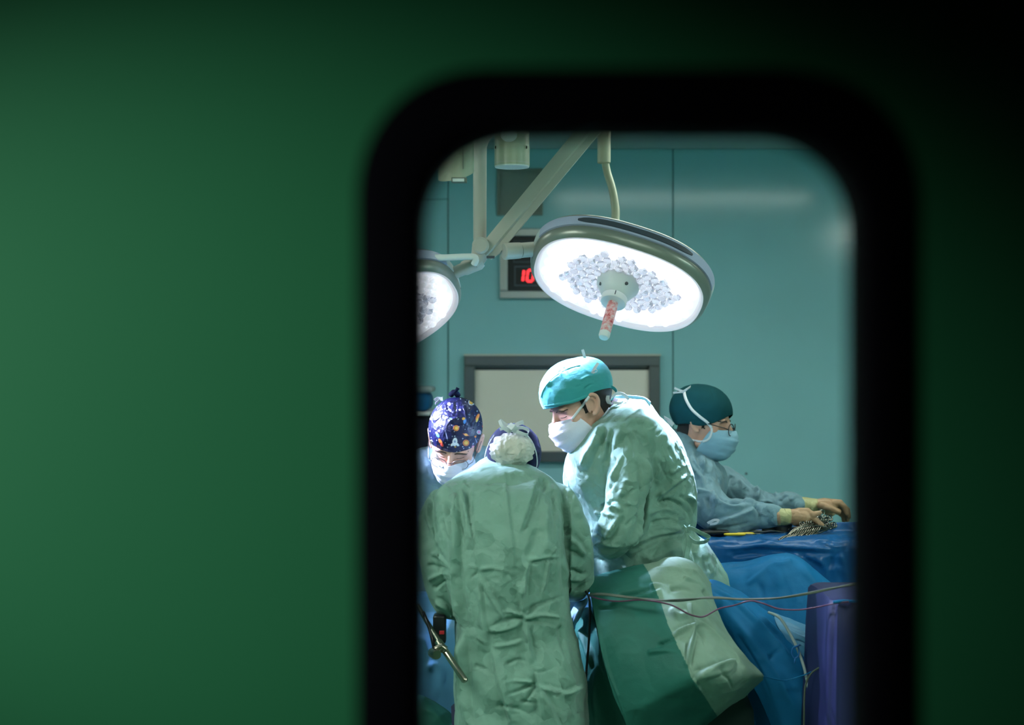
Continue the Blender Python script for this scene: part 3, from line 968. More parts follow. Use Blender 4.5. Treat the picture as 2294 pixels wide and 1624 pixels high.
def body_skin(t, Mh, chest, m, neck_r=.056, fem=False, ears=True):
    """one continuous skin: head, ears, neck and chest (the rest is under the gown)"""
    mb = MB()
    sphere(mb, (0, -.014, .032), (.0755, .096, .084), 24, 16)
    sphere(mb, (0, .020, .000), (.068, .070, .080), 24, 16)
    sphere(mb, (0, .034, -.040), (.060, .056, .066), 20, 14)
    sphere(mb, (0, .036, -.078), (.046, .048, .036), 20, 12)
    sphere(mb, (0, .070, -.098), (.022, .017, .018), 14, 10)
    for s in (-1, 1):
        sphere(mb, (.030 * s, .076, .016), (.026, .013, .009), 14, 10)          # brow
        sphere(mb, (.044 * s, .050, -.024), (.021, .024, .020), 14, 10)         # cheekbone
        sphere(mb, (.040 * s, .030, -.078), (.022, .036, .020), 14, 10)         # jaw
        sphere(mb, (.012 * s, .096, -.036), (.009, .010, .008), 12, 8)          # nostril wing
    chain(mb, [Vector((0, .084, .014)), Vector((0, .094, -.004)), Vector((0, .106, -.022)), Vector((0, .110, -.034))], [.009, .009, .0105, .0115], 12)
    sphere(mb, (0, .084, -.060), (.022, .012, .006), 14, 8)
    sphere(mb, (0, .082, -.071), (.019, .012, .006), 14, 8)
    mb2 = MB()
    chest_l = Mh.inverted() @ Vector(chest)
    n0, n1 = Vector((0, -.030, -.035)), chest_l
    chain(mb, [n0, n0 + (n1 - n0) * .45, n0 + (n1 - n0) * .8], [.054 if not fem else .049, neck_r, neck_r * 1.12], 20)
    V, fc = remesh(mb, .0036, 5)
    # eye sockets and lids
    for s in (-1, 1):
        c = np.array([.031 * s, .086, .002])
        d = np.linalg.norm((V - c) / np.array([1.25, 1.2, .85]), axis=1)
        V = V - np.array([0, 1, 0]) * (np.exp(-(d / .015) ** 2) * .010)[:, None]
        c = np.array([.031 * s, .079, -.001])
        d = np.linalg.norm((V - c) / np.array([1.5, 1.0, .8]), axis=1)
        V = V + np.array([0, 1, 0]) * (np.exp(-(d / .0085) ** 2) * .0055)[:, None]
        z0 = -.004
        lid = np.exp(-((V[:, 2] - z0 - 3.0 * (V[:, 0] - .031 * s) ** 2 * 4) / .0016) ** 2) * np.exp(-((V[:, 0] - .031 * s) / .013) ** 2) * (V[:, 1] > .05)
        V = V - np.array([0, 1, 0]) * (lid * .003)[:, None]
    mb = MB(); mb.add(V.tolist(), fc)
    # ears
    for s in ((-1, 1) if ears else ()):
        e = MB()
        rim = [(.072, .012, -.026), (.076, .012, -.008), (.080, .008, .012), (.084, -.006, .022), (.087, -.020, .014), (.086, -.023, -.002), (.082, -.016, -.020), (.077, -.004, -.034), (.073, .008, -.034)]
        ex = float(ears)
        tube(e, [Vector((x * s * ex, y, z)) for x, y, z in rim], [.004, .0045, .005, .0055, .0055, .005, .005, .0065, .005], 10, k=4)
        sphere(e, (.074 * s * ex, -.003, -.004), (.005, .016, .026), 14, 10)
        tube(e, [Vector((x * s * ex, y, z)) for x, y, z in [(.078, .004, .010), (.081, -.008, .010), (.080, -.013, -.004), (.077, -.006, -.018)]], [.003, .004, .004, .003], 8, k=4)
        sphere(e, (.075 * s * ex, .010, -.010), (.005, .005, .007), 10, 8)
        Ve, fe = remesh(e, .0022, 3)
        mb.add(Ve.tolist(), fe)
    W = [Mh @ Vector(p) for p in mb.v]
    out = MB(); out.add(W, mb.f); out.nhead = len(V)
    return obj('body', out, m, t), out


def hair_patch(body_o, Mh, sk, off=.0016):
    """cropped hair under the cap's edge: nape, round the ears, sideburns"""
    Wv = np.array([list(p) for p in sk.v[:sk.nhead]]); fc = [q for q in sk.f if max(q) < sk.nhead]
    Mi = np.array(Mh.inverted())
    L = Wv @ Mi[:3, :3].T + Mi[:3, 3]
    x, y, z = np.abs(L[:, 0]), L[:, 1], L[:, 2]
    jit = vnoise(L, 160, 3) * .003
    keep = ((y < -.03) & (z > -.058 + jit)) | ((y < .006) & (z > -.004 + jit) & (x > .05)) | ((x > .052) & (y > .0) & (y < .026 + jit) & (z > -.026 + jit))
    keep &= (z < .03) & ~((x > .062) & (np.abs(y + .006) < .016) & (z < .02) & (z > -.03))
    N = vnormals(Wv, fc)
    if (N * (Wv - Wv.mean(0))).sum() < 0:
        N = -N
    Q = [q for q in fc if all(keep[i] for i in q)]
    ids = sorted({i for q in Q for i in q}); mp = {i: k for k, i in enumerate(ids)}
    if not ids:
        return
    V = Wv[ids] + N[ids] * off
    o = obj('hair', (V, [tuple(mp[i] for i in q) for q in Q]), M['hair'], body_o)
    thick(o, .0012)


def cap_shell(Mh, rx, ry, rz, c, rim, puff=0.0, na=120, nt=70, top=(0, -.2, 1), wrinkle=.0012, seed=0):
    """cloth cap: (V, faces). rim(az) gives the polar angle (deg) of its edge; az 0 = face, +90 = right ear"""
    up = Vector(top).normalized(); fx = Vector((1, 0, 0)); fy = up.cross(fx)
    V = []
    for i in range(nt + 1):
        t = i / nt
        for j in range(na):
            az = 2 * math.pi * j / na
            pol = math.radians(rim(math.degrees(az) % 360)) * t
            d = fx * (math.sin(az) * math.sin(pol)) + fy * (math.cos(az) * math.sin(pol)) + up * math.cos(pol)
            k = 1 / math.sqrt((d.x / rx) ** 2 + (d.y / ry) ** 2 + (d.z / rz) ** 2)
            k *= 1 + puff * math.sin(math.pi * min(1, t * 1.02)) ** 1.2
            V.append(Vector(c) + d * k)
    V = np.array([list(v) for v in V])
    f = [(i * na + j, i * na + (j + 1) % na, (i + 1) * na + (j + 1) % na, (i + 1) * na + j) for i in range(nt) for j in range(na)]
    N = vnormals(V, f)
    if (N * (V - V.mean(0))).sum() < 0:
        f = [q[::-1] for q in f]; N = -N
    if wrinkle:
        V = crumple(V, N, wrinkle, (32, 32, 26), seed)
    V = np.array([list(Mh @ Vector(p)) for p in V])
    return V, f


def rim_el(front, side, back, top):
    """edge of a cap given as elevation angles; returns the polar angle about the cap's own axis"""
    up = Vector(top).normalized(); fy = up.cross(Vector((1, 0, 0)))

    def f(az):
        a = math.radians(az); c = math.cos(a)
        e = side + (front - side) * c ** 2 if c > 0 else side + (back - side) * c ** 2
        se = math.sin(math.radians(e)); lo, hi = 0.0, math.pi
        for _ in range(24):
            m = (lo + hi) / 2
            if up.z * math.cos(m) + fy.z * c * math.sin(m) > se:
                lo = m
            else:
                hi = m
        return math.degrees(lo)
    return f


def mask_shell(Mh, nx=44, ny=30, drop=0.0, wide=1.0, out=0.0):
    """pleated face mask in head space -> (V, faces)"""
    prof = [(-.012, .108, .058, .046), (-.030, .122, .064, .040), (-.058, .124, .068, .030), (-.090, .114, .064, .018), (-.116 - drop, .092, .058, .008), (-.128 - drop, .062, .050, -.004)]
    Q = smooth_path(prof, 6)
    V = []; m = len(Q)
    A = math.radians(78)
    for i in range(ny + 1):
        z, yf, xm, ye = Q[int(round(i / ny * (m - 1)))]
        for j in range(nx + 1):
            u = j / nx * 2 - 1
            x = xm * wide * math.sin(u * A) / math.sin(A)
            g = (math.cos(u * A) - math.cos(A)) / (1 - math.cos(A))
            y = ye + (yf + out - ye) * g
            if i < ny * .3:
                y += .006 * math.exp(-(u / .14) ** 2) * (1 - i / (ny * .3)) - .004 * math.exp(-((abs(u) - .33) / .15) ** 2) * (1 - i / (ny * .3))
            # pleats
            v = i / ny
            for pv in (.30, .47, .64):
                e = v - pv
                if 0 <= e < .12:
                    y += .0045 * (1 - e / .12) * (1 - abs(u) ** 3)
            zz = z - .010 * abs(u) ** 2 * (1 - v) + .020 * abs(u) ** 2 * v
            V.append((x, y, zz))
    V = np.array(V)
    f = [(i * (nx + 1) + j, i * (nx + 1) + j + 1, (i + 1) * (nx + 1) + j + 1, (i + 1) * (nx + 1) + j) for i in range(ny) for j in range(nx)]
    N = vnormals(V, f)
    if N[:, 1].mean() < 0:
        f = [q[::-1] for q in f]; N = -N
    V = crumple(V, N, .0012, (30, 30, 45), 3)
    return np.array([list(Mh @ Vector(p)) for p in V]), f


def bvh(*meshes):
    vs = []; fs = []
    for V, f in meshes:
        n = len(vs); vs += [tuple(p) for p in V]; fs += [tuple(i + n for i in q) for q in f]
    return BVHTree.FromPolygons(vs, fs)


def drape_px(tree, pts, off=.003, Y=4.3):
    """lay points (px, py[, Y]) on what stands there, seen from the door"""
    o = Vector((0, 0, CZ)); out = []; last = Y
    for p in pts:
        if len(p) > 2:
            out.append(at(*p)); last = p[2]; continue
        d = (at(p[0], p[1], 1.0) - o).normalized()
        h = tree.ray_cast(o, d)
        if h[0] is not None:
            out.append(h[0] - d * off); last = h[0].y
        else:
            out.append(at(p[0], p[1], last))
    return out


def band_on(name, tree, pts, w, m, parent, th=.0012, off=.003, k=5, Y=4.3):
    """tape lying on a surface: its width follows the surface as seen"""
    P = drape_px(tree, [q if len(q) > 2 else tuple(q) for q in smooth_path(pts, k)], off, Y)
    mb = MB()
    n = len(P); v = []; f = []
    for i, p in enumerate(P):
        t = (P[min(n - 1, i + 1)] - P[max(0, i - 1)]).normalized()
        view = (p - Vector((0, 0, CZ))).normalized()
        s = t.cross(view).normalized()
        for a, c in ((-1, 0), (1, 0), (1, 1), (-1, 1)):
            v.append(p + s * (a * w / 2) + view * (c * th))
    for i in range(n - 1):
        for j in range(4):
            j2 = (j + 1) % 4
            f.append((i * 4 + j, i * 4 + j2, i * 4 + 4 + j2, i * 4 + 4 + j))
    f.append((3, 2, 1, 0)); f.append(tuple((n - 1) * 4 + j for j in range(4)))
    mb.add(v, f)
    return obj(name, mb, m, parent)


def gown(t, parts, voxel, S, m, name='gown', crum=.0035, cs=(8, 8, 5), sm=5, seed=0, gain=1.35, drape=.006, face=.007):
    mb = MB()
    for q in parts:
        mb.add(q.v, q.f)
    V, fc = remesh(mb, voxel, sm)
    N = vnormals(V, fc)
    if (N * (V - V.mean(0))).sum() < 0:
        fc = [q[::-1] for q in fc]; N = -N
    V = drapery(V, N, drape, seed=seed)
    V = facets(V, N, .085, face, seed)
    V = crumple(V, N, crum, cs, seed)
    N = vnormals(V, fc)
    V = strokes(V, N, S, gain)
    return obj(name, (V, fc), m, t), (V, fc)


def sleeve(path, n=1, ell=1.0):
    """sleeve through (px, py, Y, radius_px)"""
    mb = MB()
    Q = smooth_path(path, 5)
    chain(mb, [at(a, b, c) for a, b, c, d in Q], [d / F * c for a, b, c, d in Q], 16)
    return mb


def legs(t, x, y, m, face=0.0, hip=.62):
    mb = MB()
    r = Matrix.Rotation(math.radians(face), 3, 'Z')
    for s in (-1, 1):
        b = Vector((x, y, 0)) + r @ Vector((.10 * s, 0, 0))
        tube(mb, [b + Vector((0, 0, z)) for z in (.05, .12, .30, .50, hip)], [.062, .066, .075, .085, .09], 16)
    obj('trousers', mb, m, t)
    for s in (-1, 1):
        b = Vector((x, y, 0)) + r @ Vector((.10 * s, .055, 0))
        fw = r @ Vector((0, 1, 0)); sd_ = r @ Vector((1, 0, 0))
        mb = MB()
        loft(mb, [superring(b + Vector((0, 0, z)), sd_, fw, a, c, 2.6, 24) for z, a, c in ((.0, .048, .135), (.02, .050, .138), (.045, .048, .13), (.07, .042, .10), (.085, .03, .06))])
        obj('shoe', mb, M['white'], t)


def bow(mb, c, loops, w, Y, th=.0012):
    for pts in loops:
        ribbon(mb, [at(x, y, Y + (d if len(r) else 0)) for x, y, d, *r in [(*q, 0) if len(q) == 3 else (q[0], q[1], 0, 0) for q in pts]], w, th, side=(.3, .8, .5), k=6)


def hand(t, chains, name, m, voxel=.0022, sm=3):
    mb = MB()
    for c in chains:
        chain(mb, [at(a, b, y) for a, b, y, r in c], [r / F * y for a, b, y, r in c], 14)
    V, fc = remesh(mb, voxel, sm)
    return obj(name, (V, fc), m, t)


def face_details(t, body_o, Mh, sk):
    """brows, lashes and lowered eyes, laid on the skin"""
    tree = bvh((sk.v, sk.f)); R = Mh.to_3x3()

    def on(x, z, off):
        o_ = Mh @ Vector((x, .2, z)); h = tree.ray_cast(o_, -(R @ Vector((0, 1, 0))).normalized())
        return (h[0] if h[0] is not None else Mh @ Vector((x, .09, z))) + (R @ Vector((0, off, 0)))
    for s in (-1, 1):
        e = MB(); sphere(e, on(.031 * s, -.004, -.0125), .0095 * Mh.to_scale().x, 16, 10)
        obj('eye', e, M['eye'], body_o)
        b = MB()
        tube(b, [on(x * s, z, .0012) for x, z in smooth_path([(.013, .0115), (.024, .0150), (.036, .0165), (.046, .0145), (.053, .0095)], 4)], [.0013 + .0015 * math.sin(math.pi * i_ / 16) for i_ in range(17)], 8)
        obj('eyebrow', b, M['brow'], body_o)
        l = MB()
        tube(l, [on(x * s, z, .0002) for x, z in smooth_path([(.019, -.0070), (.025, -.0085), (.034, -.009), (.042, -.0072)], 4)], .0008, 6)
        obj('eyelashes', l, M['hair'], body_o)


def spectacles(t, Mh, m, rx=.023, rz=.019, y=.102, z=-.008, wire=.0014):
    g = MB(); lens = []
    for s in (-1, 1):
        c = Vector((.033 * s, y, z))
        U_ = Vector((1, -.22 * s, 0)).normalized(); Z_ = Vector((0, -.12, 1)).normalized()
        rg = superring(c, U_, Z_, rx, rz, 2.3, 28)
        tube(g, [Mh @ p for p in rg + rg[:2]], wire, 8, cap=False)
        lens.append([rg, U_.cross(Z_).normalized()])
        hinge = c + U_ * (rx * s)
        tube(g, [Mh @ p for p in (hinge, hinge + Vector((.012 * s, -.012, .003)), Vector((.080 * s, .03, z + .008)), Vector((.084 * s, -.010, z + .012)))], wire, 8)
    tube(g, [Mh @ Vector(p) for p in ((-.011, y + .003, z + .004), (0, y + .006, z + .007), (.011, y + .003, z + .004))], wire, 8, k=4)
    o = obj('spectacles', g, m, t)
    for rg, nn in lens:
        L = MB(); loft(L, [[Mh @ p for p in rg], [Mh @ (p + nn * .0012) for p in rg]])
        obj('lens', L, M['spec_lens'], o, smooth='auto')
    return o


# ---------------------------------------------------------------- the surgeon (turned left, bent over the field)
def build_surgeon():
    Y0 = 4.30
    t = thing('person', 'surgeon in a turquoise cap and lilac mask bending left over the patient', 'person', (at(1450, 1300, Y0).x, Y0 + .02, 0))
    Mh = head_matrix(at(1303, 902, Y0 + .02), 90 + 17, 27, 2, 1.03)
    body, sk = body_skin(t, Mh, at(1405, 968, Y0 + .06), M['skin'], .064)
    face_details(t, body, Mh, sk)
    # cap
    cf = rim_el(-1, -9, -22, (0, -.42, 1))
    V, f = cap_shell(Mh, .086, .112, .093, (0, -.001, .038), cf, .06, 150, 90, (0, -.42, 1), .0011, 4)
    N = vnormals(V, f)
    S = [([(1203, 905), (1215, 872), (1245, 843), (1268, 829)], 7, 3.0, 's'), ([(1222, 845), (1228, 862), (1234, 850)], 6, -3, 'd'), ([(1252, 822), (1262, 845), (1275, 850)], 6, 4, 'r'),
         ([(1225, 850), (1222, 868)], 7, 3, 'v'), ([(1247, 830), (1256, 856)], 6, 3, 'v'), ([(1262, 822), (1275, 846)], 6, 3, 'v'), ([(1212, 910), (1260, 906), (1310, 893)], 4, 1.5, 'v'),
         ([(1300, 852), (1318, 842), (1330, 846)], 6, 3, 'r'), ([(1310, 872), (1322, 862), (1336, 862)], 6, 3, 'v'), ([(1290, 868), (1310, 858)], 6, 2, 'v'), ([(1316, 885), (1330, 876)], 5, 2.5, 'r')]
    V = strokes(V, N, S)
    cap = obj('surgical_cap', (V, f), M['cap_teal'], t)
    thick(cap, .0015)
    ct = bvh((V, f))
    obj('seam', tube(MB(), drape_px(ct, smooth_path([(1212, 890), (1219, 870), (1240, 846), (1272, 826), (1300, 818)], 5), .0005), .0014, 8), M['cap_teal'], cap)
    band_on('hem_band', ct, [(1219, 908), (1240, 906), (1275, 901), (1300, 893), (1318, 884)], .010, M['cap_teal'], cap, th=.001, off=.0012)
    # mask
    Vm, fm = mask_shell(Mh, out=.004)
    mask = obj('face_mask', (Vm, fm), M['mask'], t); thick(mask, .0015)
    tree = bvh((V, f), (Vm, fm), (np.array([list(p) for p in sk.v]), sk.f))
    band_on('mask_tie', tree, [(1281, 939), (1295, 921), (1309, 903), (1320, 888)], .0075, M['tie'], mask)
    band_on('mask_tie', tree, [(1324, 961), (1340, 946), (1354, 930), (1366, 914)], .0075, M['tie'], mask)
    obj('mask_edge', ribbon(MB(), drape_px(tree, [(1234, 951), (1256, 946), (1280, 940)], .003), .006, .001, side=(0, -.3, 1), k=4), M['mask'], mask)
    # ties standing up at the crown, loops at the nape
    mb = MB()
    ribbon(mb, [at(1305, 783, 4.30), at(1309, 797, 4.30), at(1313, 812, 4.31)], .0085, .001, side=(1, -.3, .2), k=3)
    ribbon(mb, [at(1340, 813, 4.20), at(1333, 824, 4.20), at(1327, 836, 4.21)], .0085, .001, side=(1, -.3, .2), k=3)
    ribbon(mb, [at(1326, 832, 4.2), at(1334, 827, 4.19), at(1338, 832, 4.19), at(1329, 836, 4.2)], .006, .001, side=(.2, 1, .2), k=4)
    obj('crown_tie', mb, M['tie'], mask)
    mb = MB()
    ribbon(mb, [at(1338, 868, 4.28), at(1356, 866, 4.29), at(1372, 868, 4.3), at(1380, 877, 4.3), at(1374, 889, 4.3), at(1366, 900, 4.3)], .0095, .001, side=(.25, -.35, 1), k=5)
    obj('cap_tie', mb, M['cap_teal'], cap)
    mb = MB()
    ribbon(mb, [at(1366, 903, 4.28), at(1371, 890, 4.28), at(1384, 881, 4.28), at(1398, 884, 4.29), at(1406, 893, 4.3), at(1405, 899, 4.3)], .009, .001, side=(.3, -.4, 1), k=5)
    ribbon(mb, [at(1361, 886, 4.28), at(1362, 898, 4.28), at(1368, 906, 4.29)], .012, .001, side=(1, -.3, .2), k=3)
    ribbon(mb, [at(1374, 902, 4.28), at(1388, 903, 4.27), at(1396, 900, 4.28)], .008, .001, side=(.2, -.4, 1), k=3)
    obj('nape_tie', mb, M['tie'], mask)
    # hair under the cap edge
    hair_patch(body, Mh, sk)
    # gown
    rows = [(900, 1375, 1440, 4.36, .06), (908, 1362, 1458, 4.36, .10), (930, 1348, 1475, 4.36, .15), (960, 1318, 1499, 4.36, .19), (1000, 1281, 1522, 4.37, .20), (1035, 1265, 1540, 4.37, .19), (1085, 1264, 1555, 4.37, .165),
            (1125, 1284, 1559, 4.37, .155), (1165, 1308, 1560, 4.37, .15), (1192, 1318, 1556, 4.37, .15), (1225, 1326, 1592, 4.37, .16), (1270, 1332, 1618, 4.38, .17), (1310, 1336, 1636, 4.38, .18), (1420, 1330, 1665, 4.38, .19), (1640, 1330, 1680, 4.38, .2), (1745, 1330, 1690, 4.38, .2)]
    torso = rows_loft(MB(), rows, 2.3)
    near = sleeve([(1420, 985, 4.24, 46), (1412, 1040, 4.19, 47), (1404, 1095, 4.16, 45), (1398, 1140, 4.15, 45), (1386, 1180, 4.15, 47), (1368, 1206, 4.17, 42), (1345, 1218, 4.2, 24), (1322, 1232, 4.26, 18)])
    far = sleeve([(1345, 985, 4.55, 34), (1335, 1030, 4.56, 34), (1330, 1090, 4.5, 32), (1310, 1150, 4.42, 28), (1290, 1200, 4.35, 22)])
    S = [  # collar and shoulder
        ([(1366, 948), (1345, 985), (1320, 1030), (1312, 1060)], 22, 14, 's'),
        ([(1358, 950), (1352, 1000), (1354, 1050), (1350, 1085)], 12, 10, 'v'),
        ([(1370, 955), (1360, 1000), (1357, 1040)], 16, 10, 's'),
        ([(1398, 938), (1420, 922), (1443, 914)], 9, 7, 's'),
        ([(1391, 944), (1430, 918)], 6, -5, 'g'),
        ([(1458, 898), (1480, 935), (1506, 975), (1545, 1048)], 10, 5, 'z'),
        ([(1445, 912), (1470, 950), (1500, 985)], 9, 3, 'g'),
        ([(1400, 950), (1440, 940), (1470, 960)], 12, 6, 'g'), ([(1405, 970), (1415, 1000), (1412, 1040)], 10, 5, 'v'),
        ([(1395, 955), (1380, 990), (1376, 1040)], 14, 7, 'g'), ([(1418, 965), (1440, 980), (1462, 988)], 6, 4, 'v'), ([(1410, 958), (1428, 985), (1445, 1010)], 5, 3, 'r'),
        ([(1455, 965), (1475, 950)], 5, 4, 'r'), ([(1470, 975), (1490, 960)], 5, 4, 'v'), ([(1440, 1000), (1460, 990)], 5, 3, 'r'),
        # arm seam and sleeve folds
        ([(1434, 1010), (1440, 1060), (1444, 1110), (1442, 1150), (1430, 1190), (1405, 1226)], 16, 16, 'z'),
        ([(1368, 1075), (1385, 1040), (1400, 1010)], 12, 8, 'r'), ([(1356, 1105), (1375, 1080), (1392, 1060)], 10, 7, 'v'),
        ([(1360, 1140), (1375, 1128), (1390, 1136), (1398, 1146)], 9, 9, 's'), ([(1330, 1145), (1352, 1150), (1388, 1160)], 11, 9, 'r'), ([(1345, 1135), (1362, 1130), (1376, 1140)], 8, 9, 'v'),
        ([(1398, 1146), (1386, 1170), (1370, 1196), (1356, 1216)], 10, 9, 's'), ([(1390, 1115), (1398, 1090), (1405, 1070)], 10, 7, 'g'), ([(1394, 1120), (1410, 1105), (1432, 1090)], 9, 7, 'v'),
        ([(1400, 1125), (1420, 1130), (1440, 1120)], 9, 6, 'r'), ([(1325, 1190), (1350, 1205), (1380, 1210)], 9, 7, 'v'), ([(1330, 1228), (1345, 1215), (1365, 1222), (1395, 1226)], 8, 8, 'r'), ([(1400, 1180), (1415, 1165), (1430, 1160)], 8, 5, 'v'),
        ([(1335, 1170), (1360, 1185), (1378, 1186)], 8, 5, 'g'),
        # back: diagonal gathers to the waist knot
        ([(1543, 1066), (1515, 1085), (1490, 1105), (1470, 1118)], 9, 11, 's'), ([(1475, 1030), (1487, 1060), (1500, 1080)], 8, 5, 'v'), ([(1468, 1010), (1478, 1045), (1470, 1090)], 10, 5, 'g'),
        ([(1500, 1062), (1525, 1046), (1545, 1040)], 9, 6, 'r'), ([(1498, 1000), (1512, 1030), (1530, 1052)], 10, 6, 'v'),
        ([(1470, 1128), (1505, 1122), (1535, 1140), (1548, 1165)], 12, 18, 'v'), ([(1448, 1150), (1485, 1140), (1520, 1152), (1544, 1180)], 10, 8, 'r'), ([(1452, 1172), (1490, 1165), (1520, 1172), (1538, 1186)], 8, 8, 'v'),
        ([(1540, 1110), (1556, 1125), (1562, 1150)], 10, 9, 'r'), ([(1520, 1110), (1545, 1125), (1558, 1160)], 8, 8, 'v'),
        ([(1536, 1192), (1500, 1195), (1460, 1206), (1410, 1232)], 10, 8, 's'), ([(1530, 1205), (1480, 1215), (1430, 1240)], 9, 7, 'v'), ([(1525, 1185), (1490, 1180), (1455, 1188)], 8, 6, 'r'),
        ([(1535, 1215), (1500, 1235), (1440, 1260)], 14, 6, 'g'), ([(1480, 1220), (1455, 1250), (1430, 1270)], 10, 5, 'v'),
        # skirt behind the knot
        ([(1560, 1205), (1580, 1245), (1595, 1300)], 14, 10, 'g'), ([(1550, 1210), (1558, 1250), (1562, 1290)], 10, 10, 'v'), ([(1585, 1215), (1605, 1260), (1620, 1305)], 9, 9, 'v'), ([(1575, 1200), (1592, 1235), (1610, 1280)], 8, 8, 'r'),
        ([(1335, 1250), (1380, 1262), (1420, 1270)], 10, 4, 'v')]
    g_o, g = gown(t, [torso, near, far], .0042, S, M['gown'], crum=.0034, seed=3)
    # collar band
    tr = bvh(g)
    mb = MB()
    cpts = [at(1366, 940, 4.27), at(1360, 915, 4.30), at(1366, 897, 4.35), at(1400, 893, 4.38), at(1440, 897, 4.36), at(1456, 908, 4.31)]
    ribbon(mb, cpts, .022, .003, side=(.15, -.25, 1), k=6)
    obj('collar', mb, M['gown_lining'], g_o)
    mb = MB()
    k = 4.19
    ribbon(mb, [at(1538, 1186, k), at(1550, 1184, k - .02), at(1570, 1194, k - .03), at(1588, 1204, k - .02), at(1578, 1214, k - .02), at(1556, 1214, k - .02), at(1540, 1200, k)], .013, .0018, side=(.1, -.5, .8), k=6)
    ribbon(mb, [at(1540, 1190, k), at(1532, 1215, k - .01), at(1536, 1240, k - .01), at(1530, 1268, k - .005)], .017, .0018, side=(1, .2, 0), k=5)
    ribbon(mb, [at(1541, 1192, k), at(1544, 1215, k - .01), at(1538, 1250, k - .012), at(1540, 1282, k - .005)], .016, .0018, side=(1, .3, .1), k=5)
    ribbon(mb, [at(1531, 1180, k + .01), at(1540, 1188, k - .005), at(1546, 1180, k + .01)], .014, .003, side=(0, 0, 1), k=4)
    obj('waist_tie', mb, M['gown'], g_o)
    q = at(1480, 1640, 4.38)
    legs(t, q.x, q.y, M['navy'], 90)
    # gloved hands in the field, under the drapes' edge
    hand(t, [[(1322, 1232, 4.26, 15), (1300, 1240, 4.3, 17), (1280, 1246, 4.33, 17)], [(1282, 1238, 4.33, 8), (1262, 1246, 4.36, 6), (1252, 1260, 4.37, 5)], [(1282, 1245, 4.34, 8), (1262, 1254, 4.38, 6), (1250, 1268, 4.38, 5)],
             [(1282, 1252, 4.34, 8), (1264, 1264, 4.38, 6), (1254, 1276, 4.38, 5)], [(1284, 1257, 4.33, 7), (1270, 1270, 4.36, 5), (1262, 1280, 4.36, 4.5)], [(1300, 1234, 4.29, 9), (1284, 1228, 4.29, 7), (1268, 1236, 4.31, 6)]], 'glove', M['glove'])
    return t


build_surgeon()


